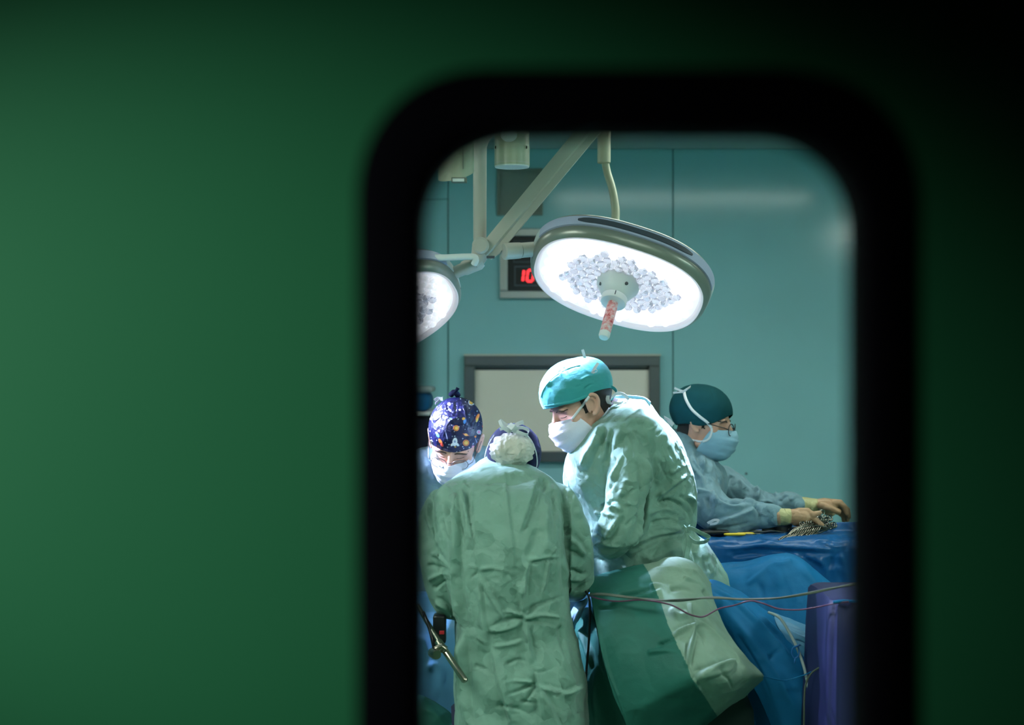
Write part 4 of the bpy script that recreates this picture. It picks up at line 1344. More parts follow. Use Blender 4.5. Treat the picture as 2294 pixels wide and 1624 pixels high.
# ---------------------------------------------------------------- assistant seen from behind
def build_assistant():
    Y0 = 4.05
    t = thing('person', 'person seen from behind in a green gown with a netted hair bun and navy cap', 'person', (at(1155, 1400, Y0).x, Y0 + .02, 0))
    Mh = head_matrix(at(1149, 1042, Y0 + .16), -12, 30, 4, .93)
    body, sk = body_skin(t, Mh, at(1140, 1085, Y0 + .08), M['skin_dark'], .052, True, False)
    cf = rim_el(0, -42, -44, (0, -.25, 1))
    V, f = cap_shell(Mh, .083, .102, .094, (0, -.012, .034), cf, .03, 120, 70, (0, -.25, 1), .0013, 6)
    N = vnormals(V, f)
    V = strokes(V, N, [([(1100, 985), (1120, 975), (1150, 968)], 8, 3, 'r'), ([(1175, 1000), (1182, 1030), (1180, 1050)], 8, 4, 'v'), ([(1105, 1020), (1112, 1000)], 6, 3, 'v'), ([(1168, 975), (1185, 1000)], 6, 3, 'r')])
    cap = obj('surgical_cap', (V, f), M['cap_navy'], t); thick(cap, .0015)
    tree = bvh((V, f))
    band_on('piping', tree, [(1086, 1030), (1089, 1012), (1097, 992), (1108, 974)], .004, M['tie'], cap, Y=Y0 + .2)
    band_on('piping', tree, [(1178, 972), (1192, 990), (1201, 1015), (1203, 1040), (1197, 1056)], .004, M['tie'], cap, Y=Y0 + .2)
    # bun in a net
    c = drape_px(tree, [(1147, 1008)], .0)[0]
    mb = MB(); sphere(mb, (c.x, c.y - .006, c.z), (.056, .040, .044), 90, 60)
    Vb = np.array([list(p) for p in mb.v]); Nb = vnormals(Vb, mb.f)
    if (Nb * (Vb - Vb.mean(0))).sum() < 0:
        mb.f = [q[::-1] for q in mb.f]; Nb = -Nb
    Vb = crumple(Vb, Nb, .0022, (55, 55, 55), 8)
    cc = np.array([c.x, c.y, c.z]); ang = np.arctan2(Vb[:, 2] - cc[2], Vb[:, 0] - cc[0])
    rr = np.hypot(Vb[:, 2] - cc[2], (Vb[:, 0] - cc[0]) * .8)
    Vb = Vb + (Vb - cc) * (.028 * np.sin(ang * 17 + 3 * np.sin(ang * 5)) * np.clip((rr - .03) / .02, 0, 1))[:, None]
    net = obj('hair_net', (Vb, mb.f), M['net'], t)
    mb = MB(); sphere(mb, (c.x - .004, c.y - .004, c.z + .002), (.044, .038, .033), 24, 16)
    obj('bun', mb, M['blond'], net)
    v = []; fq = []; nr = 160
    for k_, (ra, dy) in enumerate(((.80, -.024), (.97, -.020), (1.10, -.012), (1.16, -.006))):
        for j in range(nr):
            a_ = 2 * math.pi * j / nr
            wv = (math.sin(a_ * 19 + 2 * math.sin(a_ * 4)) * .6 + math.sin(a_ * 11 + 1) * .4) * k_
            rr_ = ra * (1 + .018 * wv)
            v.append(Vector((c.x + .056 * rr_ * math.cos(a_), c.y + dy + .0022 * wv, c.z + .044 * rr_ * math.sin(a_))))
    for k_ in range(3):
        for j in range(nr):
            fq.append((k_ * nr + j, k_ * nr + (j + 1) % nr, (k_ + 1) * nr + (j + 1) % nr, (k_ + 1) * nr + j))
    mb = MB(); mb.add(v, fq)
    obj('ruffle', mb, M['net'], net)
    # bow above
    k = c.y - .02
    mb = MB()
    ribbon(mb, [at(1152, 961, k), at(1136, 955, k - .01), at(1119, 941, k - .01)], .013, .0012, side=(.4, -.3, .8), k=5)
    ribbon(mb, [at(1119, 941, k - .01), at(1126, 956, k - .015), at(1142, 966, k - .01), at(1150, 960, k)], .011, .0012, side=(.4, -.3, .8), k=5)
    ribbon(mb, [at(1147, 960, k), at(1160, 950, k - .01), at(1173, 945, k - .01)], .012, .0012, side=(.3, -.3, .9), k=4)
    ribbon(mb, [at(1147, 962, k), at(1168, 958, k - .015), at(1183, 964, k - .012), at(1180, 974, k - .015), at(1162, 968, k - .015), at(1146, 964, k)], .010, .0012, side=(.2, -.5, .8), k=5)
    ribbon(mb, [at(1140, 952, k - .01), at(1150, 958, k - .02), at(1156, 966, k - .01)], .018, .004, side=(1, 0, .4), k=4)
    ribbon(mb, [at(1120, 962, k - .005), at(1135, 958, k - .012), at(1150, 963, k - .012)], .008, .0012, side=(.2, -.3, 1), k=4)
    ribbon(mb, [at(1178, 975, k), at(1186, 985, k + .02), at(1190, 992, k + .04)], .007, .0012, side=(1, -.3, .2), k=4)
    obj('mask_tie', mb, M['tie'], t)
    hair_patch(body, Mh, sk)
    rows = [(1030, 1092, 1146, 4.19, .03), (1036, 1078, 1166, 4.18, .05), (1048, 1060, 1200, 4.16, .08), (1060, 1038, 1220, 4.14, .10), (1080, 1003, 1243, 4.12, .125), (1100, 982, 1256, 4.09, .14), (1130, 975, 1266, 4.07, .15), (1180, 978, 1272, 4.05, .155),
            (1250, 988, 1272, 4.04, .155), (1320, 1005, 1273, 4.04, .15), (1380, 1020, 1279, 4.04, .15), (1420, 1020, 1285, 4.05, .155), (1490, 1018, 1303, 4.05, .165), (1530, 1018, 1314, 4.05, .17), (1624, 1015, 1317, 4.05, .18), (1760, 1010, 1322, 4.05, .185), (1840, 1008, 1324, 4.05, .185)]
    torso = rows_loft(MB(), rows, 2.6)
    right = sleeve([(1242, 1112, 4.12, 30), (1272, 1145, 4.09, 38), (1284, 1200, 4.07, 42), (1290, 1250, 4.08, 42), (1292, 1290, 4.11, 40), (1284, 1312, 4.2, 34), (1260, 1310, 4.3, 26), (1235, 1300, 4.36, 22)])
    left = sleeve([(985, 1125, 4.12, 30), (974, 1170, 4.08, 38), (980, 1230, 4.04, 43), (988, 1290, 4.03, 42), (1002, 1340, 4.04, 36), (1022, 1355, 4.1, 28), (1060, 1330, 4.3, 24), (1085, 1310, 4.36, 22)])
    S = [  # centre seam and overlap
        ([(1132, 1040), (1136, 1095), (1142, 1150), (1150, 1210), (1158, 1285)], 8, 4, 's'),
        ([(1158, 1285), (1166, 1350), (1173, 1385), (1180, 1440), (1196, 1500), (1206, 1560), (1215, 1640)], 10, 6, 'z'),
        ([(1213, 1062), (1198, 1100), (1182, 1150), (1165, 1200)], 16, 7, 's'), ([(1222, 1070), (1215, 1110), (1205, 1145)], 12, 7, 'v'),
        ([(1190, 1070), (1160, 1062), (1120, 1070), (1090, 1078)], 14, 5, 'g'), ([(1085, 1085), (1115, 1080), (1150, 1086), (1185, 1078)], 8, 4, 'v'),
        ([(1045, 1064), (1080, 1054), (1115, 1052)], 10, 4, 'g'),
        # left shoulder gathers
        ([(1022, 1085), (1026, 1130), (1026, 1190), (1028, 1280), (1036, 1370), (1042, 1420)], 14, 13, 's'),
        ([(1030, 1092), (1040, 1130), (1052, 1200), (1072, 1275)], 9, 8, 'r'), ([(1044, 1085), (1050, 1140), (1060, 1200), (1075, 1270)], 8, 8, 'v'), ([(1058, 1090), (1056, 1150), (1066, 1220), (1076, 1276)], 9, 6, 'r'),
        ([(1026, 1160), (1038, 1210), (1046, 1262)], 7, 6, 'v'), ([(1040, 1075), (1052, 1090), (1050, 1110)], 7, 5, 'v'), ([(1028, 1100), (1036, 1112), (1034, 1128)], 6, 5, 'r'),
        ([(1010, 1090), (985, 1105), (965, 1120)], 14, 6, 'g'), ([(1000, 1120), (1012, 1180), (1018, 1250), (1016, 1290)], 14, 9, 'v'), ([(960, 1115), (962, 1170), (985, 1220), (1010, 1262)], 14, 9, 'r'),
        # left waist star
        ([(1073, 1277), (1100, 1272), (1130, 1278), (1156, 1290)], 9, 6, 'r'), ([(1073, 1280), (1095, 1320), (1112, 1350), (1135, 1392)], 8, 7, 's'), ([(1072, 1280), (1060, 1290), (1046, 1305)], 7, 5, 'v'),
        ([(1072, 1284), (1082, 1340), (1088, 1400), (1100, 1445)], 10, 6, 's'), ([(1070, 1274), (1058, 1268), (1040, 1272)], 6, 4, 'r'),
        # right waist gathers
        ([(1186, 1256), (1200, 1251), (1230, 1248), (1268, 1247)], 8, 7, 'r'), ([(1190, 1262), (1228, 1256), (1265, 1258)], 6, 5, 'v'), ([(1188, 1258), (1180, 1290), (1176, 1340)], 9, 8, 's'), ([(1226, 1252), (1222, 1300), (1205, 1352)], 8, 6, 'r'),
        ([(1225, 1120), (1222, 1180), (1226, 1240)], 12, 5, 'g'), ([(1238, 1095), (1244, 1150), (1240, 1215)], 14, 7, 'v'), ([(1246, 1225), (1236, 1240), (1222, 1248)], 6, 4, 'r'), ([(1205, 1180), (1196, 1220), (1180, 1255)], 16, 5, 'd'),
        # right sleeve seam
        ([(1271, 1170), (1273, 1220), (1275, 1270), (1280, 1330)], 13, 26, 'v'),
        ([(1255, 1085), (1268, 1130), (1271, 1180), (1270, 1240), (1272, 1310), (1281, 1355)], 14, 15, 'z'),
        ([(1272, 1195), (1285, 1205), (1300, 1220), (1315, 1245)], 9, 9, 's'), ([(1275, 1232), (1295, 1240), (1312, 1262)], 9, 9, 'v'), ([(1278, 1270), (1300, 1285), (1318, 1280)], 9, 10, 'v'), ([(1276, 1282), (1300, 1296), (1325, 1282)], 8, 8, 'r'),
        ([(1262, 1090), (1285, 1125), (1300, 1165)], 10, 6, 'g'), ([(1275, 1110), (1275, 1150), (1282, 1185)], 8, 6, 'v'), ([(1318, 1200), (1322, 1240), (1330, 1285)], 7, 5, 'r'), ([(1290, 1320), (1308, 1310), (1325, 1300)], 8, 6, 'v'),
        # left sleeve folds
        ([(955, 1265), (985, 1270), (1015, 1278)], 10, 7, 'v'), ([(960, 1300), (990, 1285), (1020, 1290)], 9, 7, 'r'), ([(975, 1340), (1000, 1355), (1030, 1380)], 10, 8, 's'), ([(965, 1240), (990, 1250), (1020, 1282)], 8, 8, 'r'), ([(970, 1320), (1000, 1300), (1024, 1305)], 10, 6, 'v'), ([(1000, 1388), (1020, 1396), (1045, 1410)], 8, 8, 'v'),
        ([(950, 1160), (955, 1200), (950, 1240)], 12, 6, 'v'), ([(990, 1165), (1000, 1200), (1020, 1215)], 9, 6, 'v'),
        # seat: gathered knot with radiating folds
        ([(1172, 1380), (1145, 1370), (1120, 1374)], 8, 7, 'r'), ([(1172, 1385), (1140, 1386), (1115, 1396), (1090, 1410)], 9, 9, 'v'), ([(1174, 1378), (1200, 1358), (1235, 1345), (1275, 1330)], 12, 9, 'v'), ([(1175, 1384), (1215, 1378), (1255, 1384), (1283, 1392)], 9, 9, 'r'), ([(1176, 1390), (1215, 1394), (1250, 1402)], 8, 6, 'v'),
        ([(1173, 1388), (1158, 1404), (1125, 1414), (1090, 1416)], 8, 6, 's'), ([(1176, 1392), (1186, 1430), (1192, 1480), (1198, 1530)], 10, 8, 's'), ([(1100, 1445), (1140, 1440), (1175, 1430)], 6, 4, 's'), ([(1070, 1425), (1085, 1440), (1100, 1445)], 6, 5, 'r'),
        ([(1040, 1415), (1045, 1480), (1050, 1560), (1056, 1640)], 14, 9, 's'), ([(1100, 1448), (1112, 1520), (1130, 1580), (1150, 1640)], 12, 7, 'z'), ([(1030, 1420), (1034, 1500), (1032, 1600)], 12, 7, 'g'),
        # skirt
        ([(1195, 1502), (1215, 1505), (1240, 1495)], 6, 3, 'v'), ([(1202, 1532), (1230, 1540), (1270, 1548), (1310, 1530)], 10, 8, 's'), ([(1204, 1528), (1160, 1548), (1120, 1560)], 9, 8, 'v'), ([(1210, 1540), (1235, 1580), (1262, 1640)], 12, 7, 's'), ([(1200, 1536), (1185, 1560), (1170, 1580)], 9, 8, 'v'),
        ([(1200, 1530), (1150, 1525), (1120, 1535)], 9, 6, 'r'), ([(1165, 1570), (1195, 1575), (1215, 1572)], 7, 6, 'v'), ([(1110, 1580), (1150, 1585), (1190, 1600)], 10, 6, 'v'), ([(1255, 1400), (1262, 1450), (1280, 1500)], 14, 6, 'v'), ([(1290, 1420), (1296, 1470), (1308, 1520)], 8, 4, 'g'),
        ([(1240, 1560), (1275, 1545), (1305, 1540)], 8, 5, 'v'), ([(1130, 1490), (1160, 1478), (1188, 1485)], 9, 5, 'v'), ([(1060, 1490), (1090, 1500), (1115, 1520)], 10, 5, 'v')]
    g_o, g = gown(t, [torso, right, left], .0042, S, M['gown'], crum=.0022, seed=11, gain=1.75, face=.0075)
    q = at(1160, 1640, Y0)
    legs(t, q.x, q.y + .02, M['navy'], 0)
    hand(t, [[(1235, 1300, 4.36, 13), (1222, 1296, 4.4, 15), (1210, 1290, 4.43, 15)], [(1212, 1284, 4.43, 6), (1204, 1276, 4.47, 5.5), (1198, 1280, 4.49, 5)], [(1208, 1286, 4.44, 6), (1196, 1282, 4.48, 5.5), (1190, 1288, 4.5, 5)], [(1206, 1292, 4.44, 6), (1194, 1292, 4.48, 5.5), (1188, 1298, 4.49, 5)], [(1208, 1298, 4.43, 5.5), (1198, 1302, 4.46, 5), (1193, 1307, 4.47, 4.5)], [(1224, 1288, 4.4, 7), (1216, 1276, 4.42, 6), (1208, 1270, 4.44, 5)]], 'glove', M['glove'])
    hand(t, [[(1085, 1310, 4.36, 13), (1098, 1304, 4.4, 15), (1110, 1298, 4.43, 15)], [(1108, 1290, 4.43, 6), (1118, 1280, 4.47, 5.5), (1124, 1284, 4.49, 5)], [(1112, 1292, 4.44, 6), (1124, 1286, 4.48, 5.5), (1130, 1292, 4.5, 5)], [(1114, 1298, 4.44, 6), (1126, 1296, 4.48, 5.5), (1132, 1302, 4.49, 5)], [(1112, 1304, 4.43, 5.5), (1122, 1306, 4.46, 5), (1127, 1312, 4.47, 4.5)], [(1096, 1294, 4.4, 7), (1102, 1282, 4.42, 6), (1110, 1276, 4.44, 5)]], 'glove', M['glove'])
    return t


build_assistant()


# ---------------------------------------------------------------- surgeon in the printed cap, facing the door
def paint_print(V):
    """cap print in the cloth's own colours: stars, suns, planets, rockets"""
    px, py = proj(V)
    Cc = np.tile(np.array([0.005, 0.005, 0.042, 1.0]), (len(V), 1))
    base = np.array([.012, .012, .085])

    def mixin(al, col):
        Cc[:, :3] = Cc[:, :3] * (1 - al[:, None]) + np.array(col) * al[:, None]

    def disc(x, y, r, col, ring=None):
        d = np.hypot(px - x, py - y)
        mixin(np.clip((r - d) / .8 + .5, 0, 1), col)
        if ring:
            mixin(np.clip((r * .16 - np.abs(d - r * 1.35)) / .7 + .6, 0, 1), ring)

    def ell(x, y, a, b, ang, col):
        c, s = math.cos(ang), math.sin(ang)
        u = (px - x) * c + (py - y) * s; w = -(px - x) * s + (py - y) * c
        q = np.sqrt((u / a) ** 2 + (w / b) ** 2)
        mixin(np.clip((1 - q) * min(a, b) / .8 + .5, 0, 1), col)
    rnd = random.Random(3)
    for i in range(90):
        x, y = rnd.uniform(955, 1090), rnd.uniform(888, 1012)
        disc(x, y, rnd.choice((.7, .8, 1.0, 1.3)), (.5, .52, .62))
    org, pink, blu, wht, red, yel = (.80, .22, .05), (.75, .25, .42), (.08, .28, .75), (.75, .77, .82), (.72, .06, .04), (.75, .42, .08)
    for x, y, r, c, g in ((1022, 959, 4.2, yel, org), (1044, 992, 4.6, yel, org), (1056, 901, 4.5, yel, wht), (1060, 1001, 3.0, pink, None), (1073, 968, 3.2, pink, wht), (983, 965, 2.6, pink, None), (976, 925, 3.0, (.7, .5, .55), None), (1038, 938, 3, yel, None), (1083, 955, 3, red, None),
                          (1006, 905, 3.6, wht, None), (1020, 1001, 2.0, yel, None), (1011, 996, 1.8, yel, None), (1065, 978, 2.2, org, None), (1010, 938, 2.2, blu, None), (965, 938, 2.5, wht, None), (1030, 918, 2.2, wht, None)):
        disc(x, y, r, c, g)
    for x, y in ((1044, 974), (985, 947)):
        ell(x, y, 4, 2.8, .3, yel); ell(x, y, 6.5, 1.1, .35, org)
    # rockets
    ell(1019, 990, 5.5, 9.5, .12, wht); ell(1019, 989, 2.6, 2.8, 0, (.25, .3, .5)); ell(1013, 996, 2.6, 4, .7, wht); ell(1025, 996, 2.6, 4, -.6, wht)
    ell(1070, 934, 3.4, 8, .45, org); ell(1069, 941, 2.2, 5, .45, yel)
    ell(987, 990, 3.2, 8, -.5, org); ell(990, 996, 2.8, 5, -.5, red); ell(980, 974, 3, 6, -.55, blu); ell(978, 970, 2.2, 3, -.55, wht)
    ell(1041, 944, 3.2, 5.5, .1, blu); ell(1040, 938, 2, 2.5, 0, yel); ell(984, 946, 2, 4.5, -.6, yel); ell(1000, 975, .8, 10, -.25, (.35, .38, .6)); ell(1068, 990, .8, 8, -.35, (.35, .38, .6)); ell(967, 938, .8, 7, -.2, (.35, .38, .6))
    return Cc


def build_printed():
    Y0 = 4.46
    t = thing('person', 'surgeon in a dark blue cap printed with planets and rockets, head bowed', 'person', (at(1020, 1200, 4.6).x, 4.64, 0))
    Mh = head_matrix(at(1019, 985, Y0 + .035), 180 - 9, 35, -7, .99)
    body, sk = body_skin(t, Mh, at(1012, 1050, Y0 + .16), M['skin'], .060)
    face_details(t, body, Mh, sk)
    cf = rim_el(-7, -12, -40, (0, -.25, 1))
    V, f = cap_shell(Mh, .0835, .104, .092, (0, -.012, .036), cf, .035, 460, 230, (0, -.25, 1), .0016, 9)
    N = vnormals(V, f)
    S = [([(985, 920), (1005, 902), (1030, 896), (1050, 899)], 8, 3, 'r'), ([(1005, 945), (1025, 936), (1050, 938)], 8, 3.5, 'r'), ([(1040, 905), (1046, 930), (1048, 955)], 7, 5, 's'), ([(1055, 955), (1066, 940), (1078, 920)], 8, 4, 'r'), ([(1000, 915), (1015, 925), (1030, 926)], 6, 3, 'v'),
         ([(1020, 900), (1022, 920), (1018, 935)], 6, 3, 'v'), ([(970, 945), (990, 930), (1012, 938)], 7, 3, 'r'), ([(1050, 925), (1062, 912)], 6, 3, 'r'), ([(1012, 950), (1035, 950), (1050, 960)], 5, 2.5, 'v'), ([(975, 918), (990, 905), (1000, 895)], 6, 3, 'v')]
    V = strokes(V, N, S)
    cap = obj('surgical_cap', (V, f), M['cap_print'], t)
    cap['label'] = 'dark blue cap printed with rockets, planets and suns'
    me = cap.data
    ca = me.color_attributes.new('print', 'FLOAT_COLOR', 'POINT')
    ca.data.foreach_set('color', paint_print(V).astype(np.float32).ravel())
    mb = MB()
    tube(mb, [at(1010, 885, 4.50), at(1016, 879, 4.49), at(1022, 881, 4.49), at(1026, 886, 4.5)], .009, 10, k=4)
    tube(mb, [at(1014, 881, 4.49), at(1022, 875, 4.48), at(1026, 869, 4.48)], [.006, .005, .006], 10, k=4)
    obj('knot', mb, M['cap_navy'], cap)
    mb = MB(); ribbon(mb, [at(973, 897, 4.54), at(980, 893, 4.54), at(992, 894, 4.53)], .012, .001, side=(.3, -.5, .8), k=3)
    ribbon(mb, [at(975, 904, 4.53), at(985, 896, 4.54), at(992, 890, 4.55)], .01, .001, side=(.3, -.5, .8), k=3)
    obj('mask_tie', mb, M['tie'], t)
    Vm, fm = mask_shell(Mh, out=.004, wide=1.05)
    mask = obj('face_mask', (Vm, fm), M['mask'], t); thick(mask, .0015)
    tree = bvh((V, f), (Vm, fm), (np.array([list(p) for p in sk.v]), sk.f))
    band_on('mask_tie', tree, [(966, 985), (972, 1005), (982, 1028), (992, 1048)], .008, M['tie'], mask, Y=4.42)
    band_on('mask_tie', tree, [(986, 1043), (978, 1036), (970, 1030)], .008, M['tie'], mask, Y=4.42)
    spectacles(t, Mh, M['frame_metal'], .026, .017, .105, -.014, .0011)
    hair_patch(body, Mh, sk)
    # gown
    rows = [(992, 992, 1056, 4.58, .05), (1000, 968, 1085, 4.60, .08), (1015, 925, 1125, 4.62, .11), (1040, 893, 1152, 4.63, .13), (1080, 882, 1165, 4.63, .135), (1140, 884, 1162, 4.64, .135), (1260, 892, 1155, 4.64, .135), (1400, 890, 1160, 4.65, .15), (1640, 880, 1170, 4.65, .16), (1720, 878, 1172, 4.65, .16)]
    torso = rows_loft(MB(), rows, 2.5)
    ls = sleeve([(905, 1060, 4.6, 34), (896, 1120, 4.55, 36), (900, 1180, 4.5, 35), (930, 1215, 4.42, 30), (975, 1235, 4.36, 24), (1010, 1240, 4.34, 20)])
    rs = sleeve([(1145, 1060, 4.6, 32), (1150, 1120, 4.56, 34), (1145, 1180, 4.5, 32), (1125, 1215, 4.42, 28), (1100, 1240, 4.38, 22)])
    S = [([(940, 990), (955, 1020), (968, 1050), (975, 1090)], 14, 8, 's'), ([(985, 1008), (968, 1022), (955, 1020)], 9, 7, 'r'), ([(950, 1000), (965, 1010), (980, 1018)], 8, 5, 'v'), ([(980, 1020), (975, 1045), (985, 1065)], 9, 5, 'v'), ([(945, 1040), (955, 1075), (952, 1110)], 12, 6, 'g'), ([(1000, 1075), (985, 1090), (975, 1120)], 12, 6, 'v'), ([(938, 1010), (944, 1040), (942, 1075)], 9, 6, 'v'), ([(960, 1030), (980, 1040), (1000, 1052)], 8, 5, 'r')]
    g_o, g = gown(t, [torso, ls, rs], .0068, S, M['gown_blue'], crum=.0035, seed=21)
    q = at(1020, 1640, 4.65); legs(t, q.x, q.y, M['navy'], 180)
    hand(t, [[(1010, 1240, 4.34, 13), (1024, 1244, 4.33, 14), (1036, 1248, 4.33, 14)], [(1036, 1240, 4.33, 6), (1048, 1244, 4.33, 5.5), (1054, 1254, 4.33, 5)], [(1038, 1246, 4.33, 6), (1052, 1252, 4.33, 5.5), (1057, 1262, 4.33, 5)], [(1038, 1252, 4.33, 6), (1050, 1260, 4.33, 5.5), (1054, 1270, 4.33, 5)], [(1034, 1256, 4.33, 5.5), (1044, 1266, 4.33, 5), (1047, 1274, 4.33, 4.5)], [(1024, 1236, 4.33, 7), (1034, 1230, 4.32, 6), (1044, 1234, 4.32, 5)]], 'glove', M['glove'])
    hand(t, [[(1100, 1240, 4.38, 13), (1090, 1246, 4.37, 14), (1080, 1250, 4.37, 14)], [(1080, 1242, 4.37, 6), (1070, 1248, 4.37, 5.5), (1064, 1258, 4.37, 5)], [(1078, 1248, 4.37, 6), (1066, 1256, 4.37, 5.5), (1062, 1266, 4.37, 5)], [(1078, 1254, 4.37, 6), (1068, 1264, 4.37, 5.5), (1064, 1272, 4.37, 5)], [(1082, 1258, 4.37, 5.5), (1074, 1268, 4.37, 5), (1071, 1276, 4.37, 4.5)], [(1090, 1238, 4.36, 7), (1080, 1232, 4.35, 6), (1072, 1236, 4.35, 5)]], 'glove', M['glove'])
    return t


build_printed()


# ---------------------------------------------------------------- scrub nurse at the instrument table
def build_nurse():
    Y0 = 4.85
    t = thing('person', 'scrub nurse in a dark green cap and round glasses reaching over the instrument table', 'person', (at(1570, 1300, Y0).x, Y0 + .06, 0))
    Mh = head_matrix(at(1574, 942, Y0 + .03), -(90 + 20), 11, -2, 1.0)
    body, sk = body_skin(t, Mh, at(1537, 1030, Y0 + .08), M['skin_dark'], .052, True, .93)
    face_details(t, body, Mh, sk)
    cf = rim_el(4, -31, -42, (0, -.20, 1))
    V, f = cap_shell(Mh, .0945, .108, .090, (0, -.012, .032), cf, .02, 130, 80, (0, -.20, 1), .0008, 14)
    N = vnormals(V, f)
    V = strokes(V, N, [([(1590, 866), (1600, 890), (1604, 915)], 7, 2.5, 'v'), ([(1610, 868), (1622, 890)], 6, 2.5, 'v'), ([(1520, 955), (1560, 942), (1600, 934)], 5, 2, 'v'), ([(1530, 900), (1540, 920)], 7, 2, 'g'), ([(1620, 875), (1632, 900), (1636, 920)], 6, 2, 'v')])
    cap = obj('surgical_cap', (V, f), M['cap_green'], t); thick(cap, .0015)
    Vm, fm = mask_shell(Mh, out=.006, wide=1.03)
    mask = obj('face_mask', (Vm, fm), M['mask_blue'], t); thick(mask, .0015)
    tree = bvh((V, f), (Vm, fm), (np.array([list(p) for p in sk.v]), sk.f))
    band_on('mask_tie', tree, [(1532, 876), (1537, 895), (1549, 916), (1566, 932), (1584, 946), (1594, 958)], .0095, M['tie'], mask, Y=4.8)
    band_on('mask_tie', tree, [(1594, 958), (1594, 968), (1590, 980), (1582, 987), (1568, 989), (1548, 985), (1532, 978), (1519, 970)], .0075, M['tie'], mask, Y=4.8)
    mb = MB()
    ribbon(mb, [at(1533, 877, 4.80), at(1522, 874, 4.80), at(1511, 869, 4.81)], .007, .001, side=(.2, -.4, 1), k=4)
    ribbon(mb, [at(1533, 878, 4.80), at(1520, 879, 4.79), at(1508, 880, 4.80)], .006, .001, side=(.2, -.4, 1), k=4)
    ribbon(mb, [at(1531, 877, 4.80), at(1540, 871, 4.80), at(1547, 866, 4.82)], .008, .001, side=(.2, -.4, 1), k=4)
    ribbon(mb, [at(1488, 935, 4.84), at(1497, 941, 4.83), at(1508, 952, 4.84)], .015, .001, side=(-.4, -.3, .8), k=4)
    obj('crown_tie', mb, M['tie'], mask)
    spectacles(t, Mh, M['frame_dark'], .0205, .0195, .108, -.010, .0016)
    hair_patch(body, Mh, sk)
    Yb = Y0 + .06
    rows = [(968, 1500, 1530, Yb, .04), (985, 1488, 1552, Yb, .09), (1010, 1470, 1578, Yb, .14), (1032, 1462, 1604, Yb, .18), (1060, 1458, 1620, Yb, .19), (1100, 1460, 1622, Yb, .17), (1150, 1468, 1618, Yb, .15), (1200, 1480, 1610, Yb, .145), (1300, 1480, 1620, Yb, .155), (1500, 1470, 1640, Yb, .17), (1600, 1465, 1645, Yb, .17)]
    torso = rows_loft(MB(), rows, 2.3)
    far = sleeve([(1588, 1062, 5.04, 30), (1625, 1082, 5.05, 34), (1665, 1112, 5.04, 33), (1700, 1122, 5.02, 30), (1735, 1128, 5.0, 26), (1765, 1124, 4.98, 23), (1790, 1129, 4.97, 18)])
    near = sleeve([(1560, 1075, 4.78, 40), (1580, 1122, 4.74, 44), (1612, 1154, 4.71, 46), (1655, 1158, 4.70, 42), (1692, 1154, 4.69, 34), (1718, 1154, 4.68, 31), (1736, 1156, 4.68, 24)])
    S = [([(1520, 985), (1535, 1010), (1550, 1040), (1575, 1070), (1582, 1100)], 12, 8, 's'), ([(1560, 1005), (1570, 1040), (1590, 1075), (1595, 1095)], 10, 9, 'v'), ([(1575, 1020), (1580, 1060), (1600, 1080)], 10, 7, 'r'), ([(1600, 1030), (1610, 1060), (1608, 1095)], 10, 8, 'v'),
         ([(1640, 1065), (1632, 1090)], 8, 6, 'v'), ([(1655, 1075), (1668, 1090), (1690, 1102)], 8, 6, 'r'), ([(1690, 1088), (1702, 1100), (1698, 1122)], 8, 10, 's'), ([(1708, 1092), (1715, 1108), (1712, 1125)], 8, 8, 'v'), ([(1735, 1110), (1748, 1100), (1762, 1104)], 8, 7, 'r'), ([(1745, 1125), (1760, 1112), (1775, 1112)], 7, 6, 'v'), ([(1770, 1120), (1785, 1112), (1796, 1116)], 6, 5, 'r'),
         ([(1560, 1098), (1590, 1102), (1598, 1100)], 9, 7, 'r'), ([(1582, 1110), (1590, 1140), (1580, 1165)], 12, 9, 'v'), ([(1600, 1105), (1612, 1122), (1640, 1132), (1668, 1128)], 9, 9, 's'), ([(1596, 1098), (1604, 1130), (1598, 1160)], 9, 7, 'r'), ([(1580, 1180), (1620, 1162), (1660, 1148), (1700, 1130)], 10, 9, 's'), ([(1630, 1118), (1648, 1126), (1670, 1118)], 8, 7, 'v'), ([(1665, 1118), (1690, 1124), (1697, 1140)], 8, 8, 'r'),
         ([(1690, 1130), (1700, 1150), (1698, 1170)], 10, 10, 'v'), ([(1705, 1125), (1720, 1122), (1732, 1128)], 7, 6, 'r'), ([(1700, 1148), (1716, 1154), (1728, 1148)], 6, 4, 'r'), ([(1620, 1185), (1660, 1176), (1690, 1168)], 10, 6, 'v'), ([(1560, 1120), (1555, 1150), (1560, 1180)], 10, 7, 'g'), ([(1600, 1190), (1640, 1192), (1680, 1188)], 9, 5, 'r')]
    g_o, g = gown(t, [torso, far, near], .0046, S, M['gown_blue'], crum=.0024, gain=1.8, face=.012, seed=31)
    mb = MB()
    ribbon(mb, [at(1585, 1172, 4.60), at(1600, 1165, 4.59), at(1610, 1166, 4.59), at(1604, 1172, 4.59), at(1590, 1174, 4.60)], .008, .001, side=(.2, -.4, 1), k=5)
    obj('gown_tie', mb, M['tie'], g_o)
    q = at(1560, 1640, Yb); legs(t, q.x, q.y, M['navy'], -90)
    # near hand, holding a needle holder
    y = 4.67
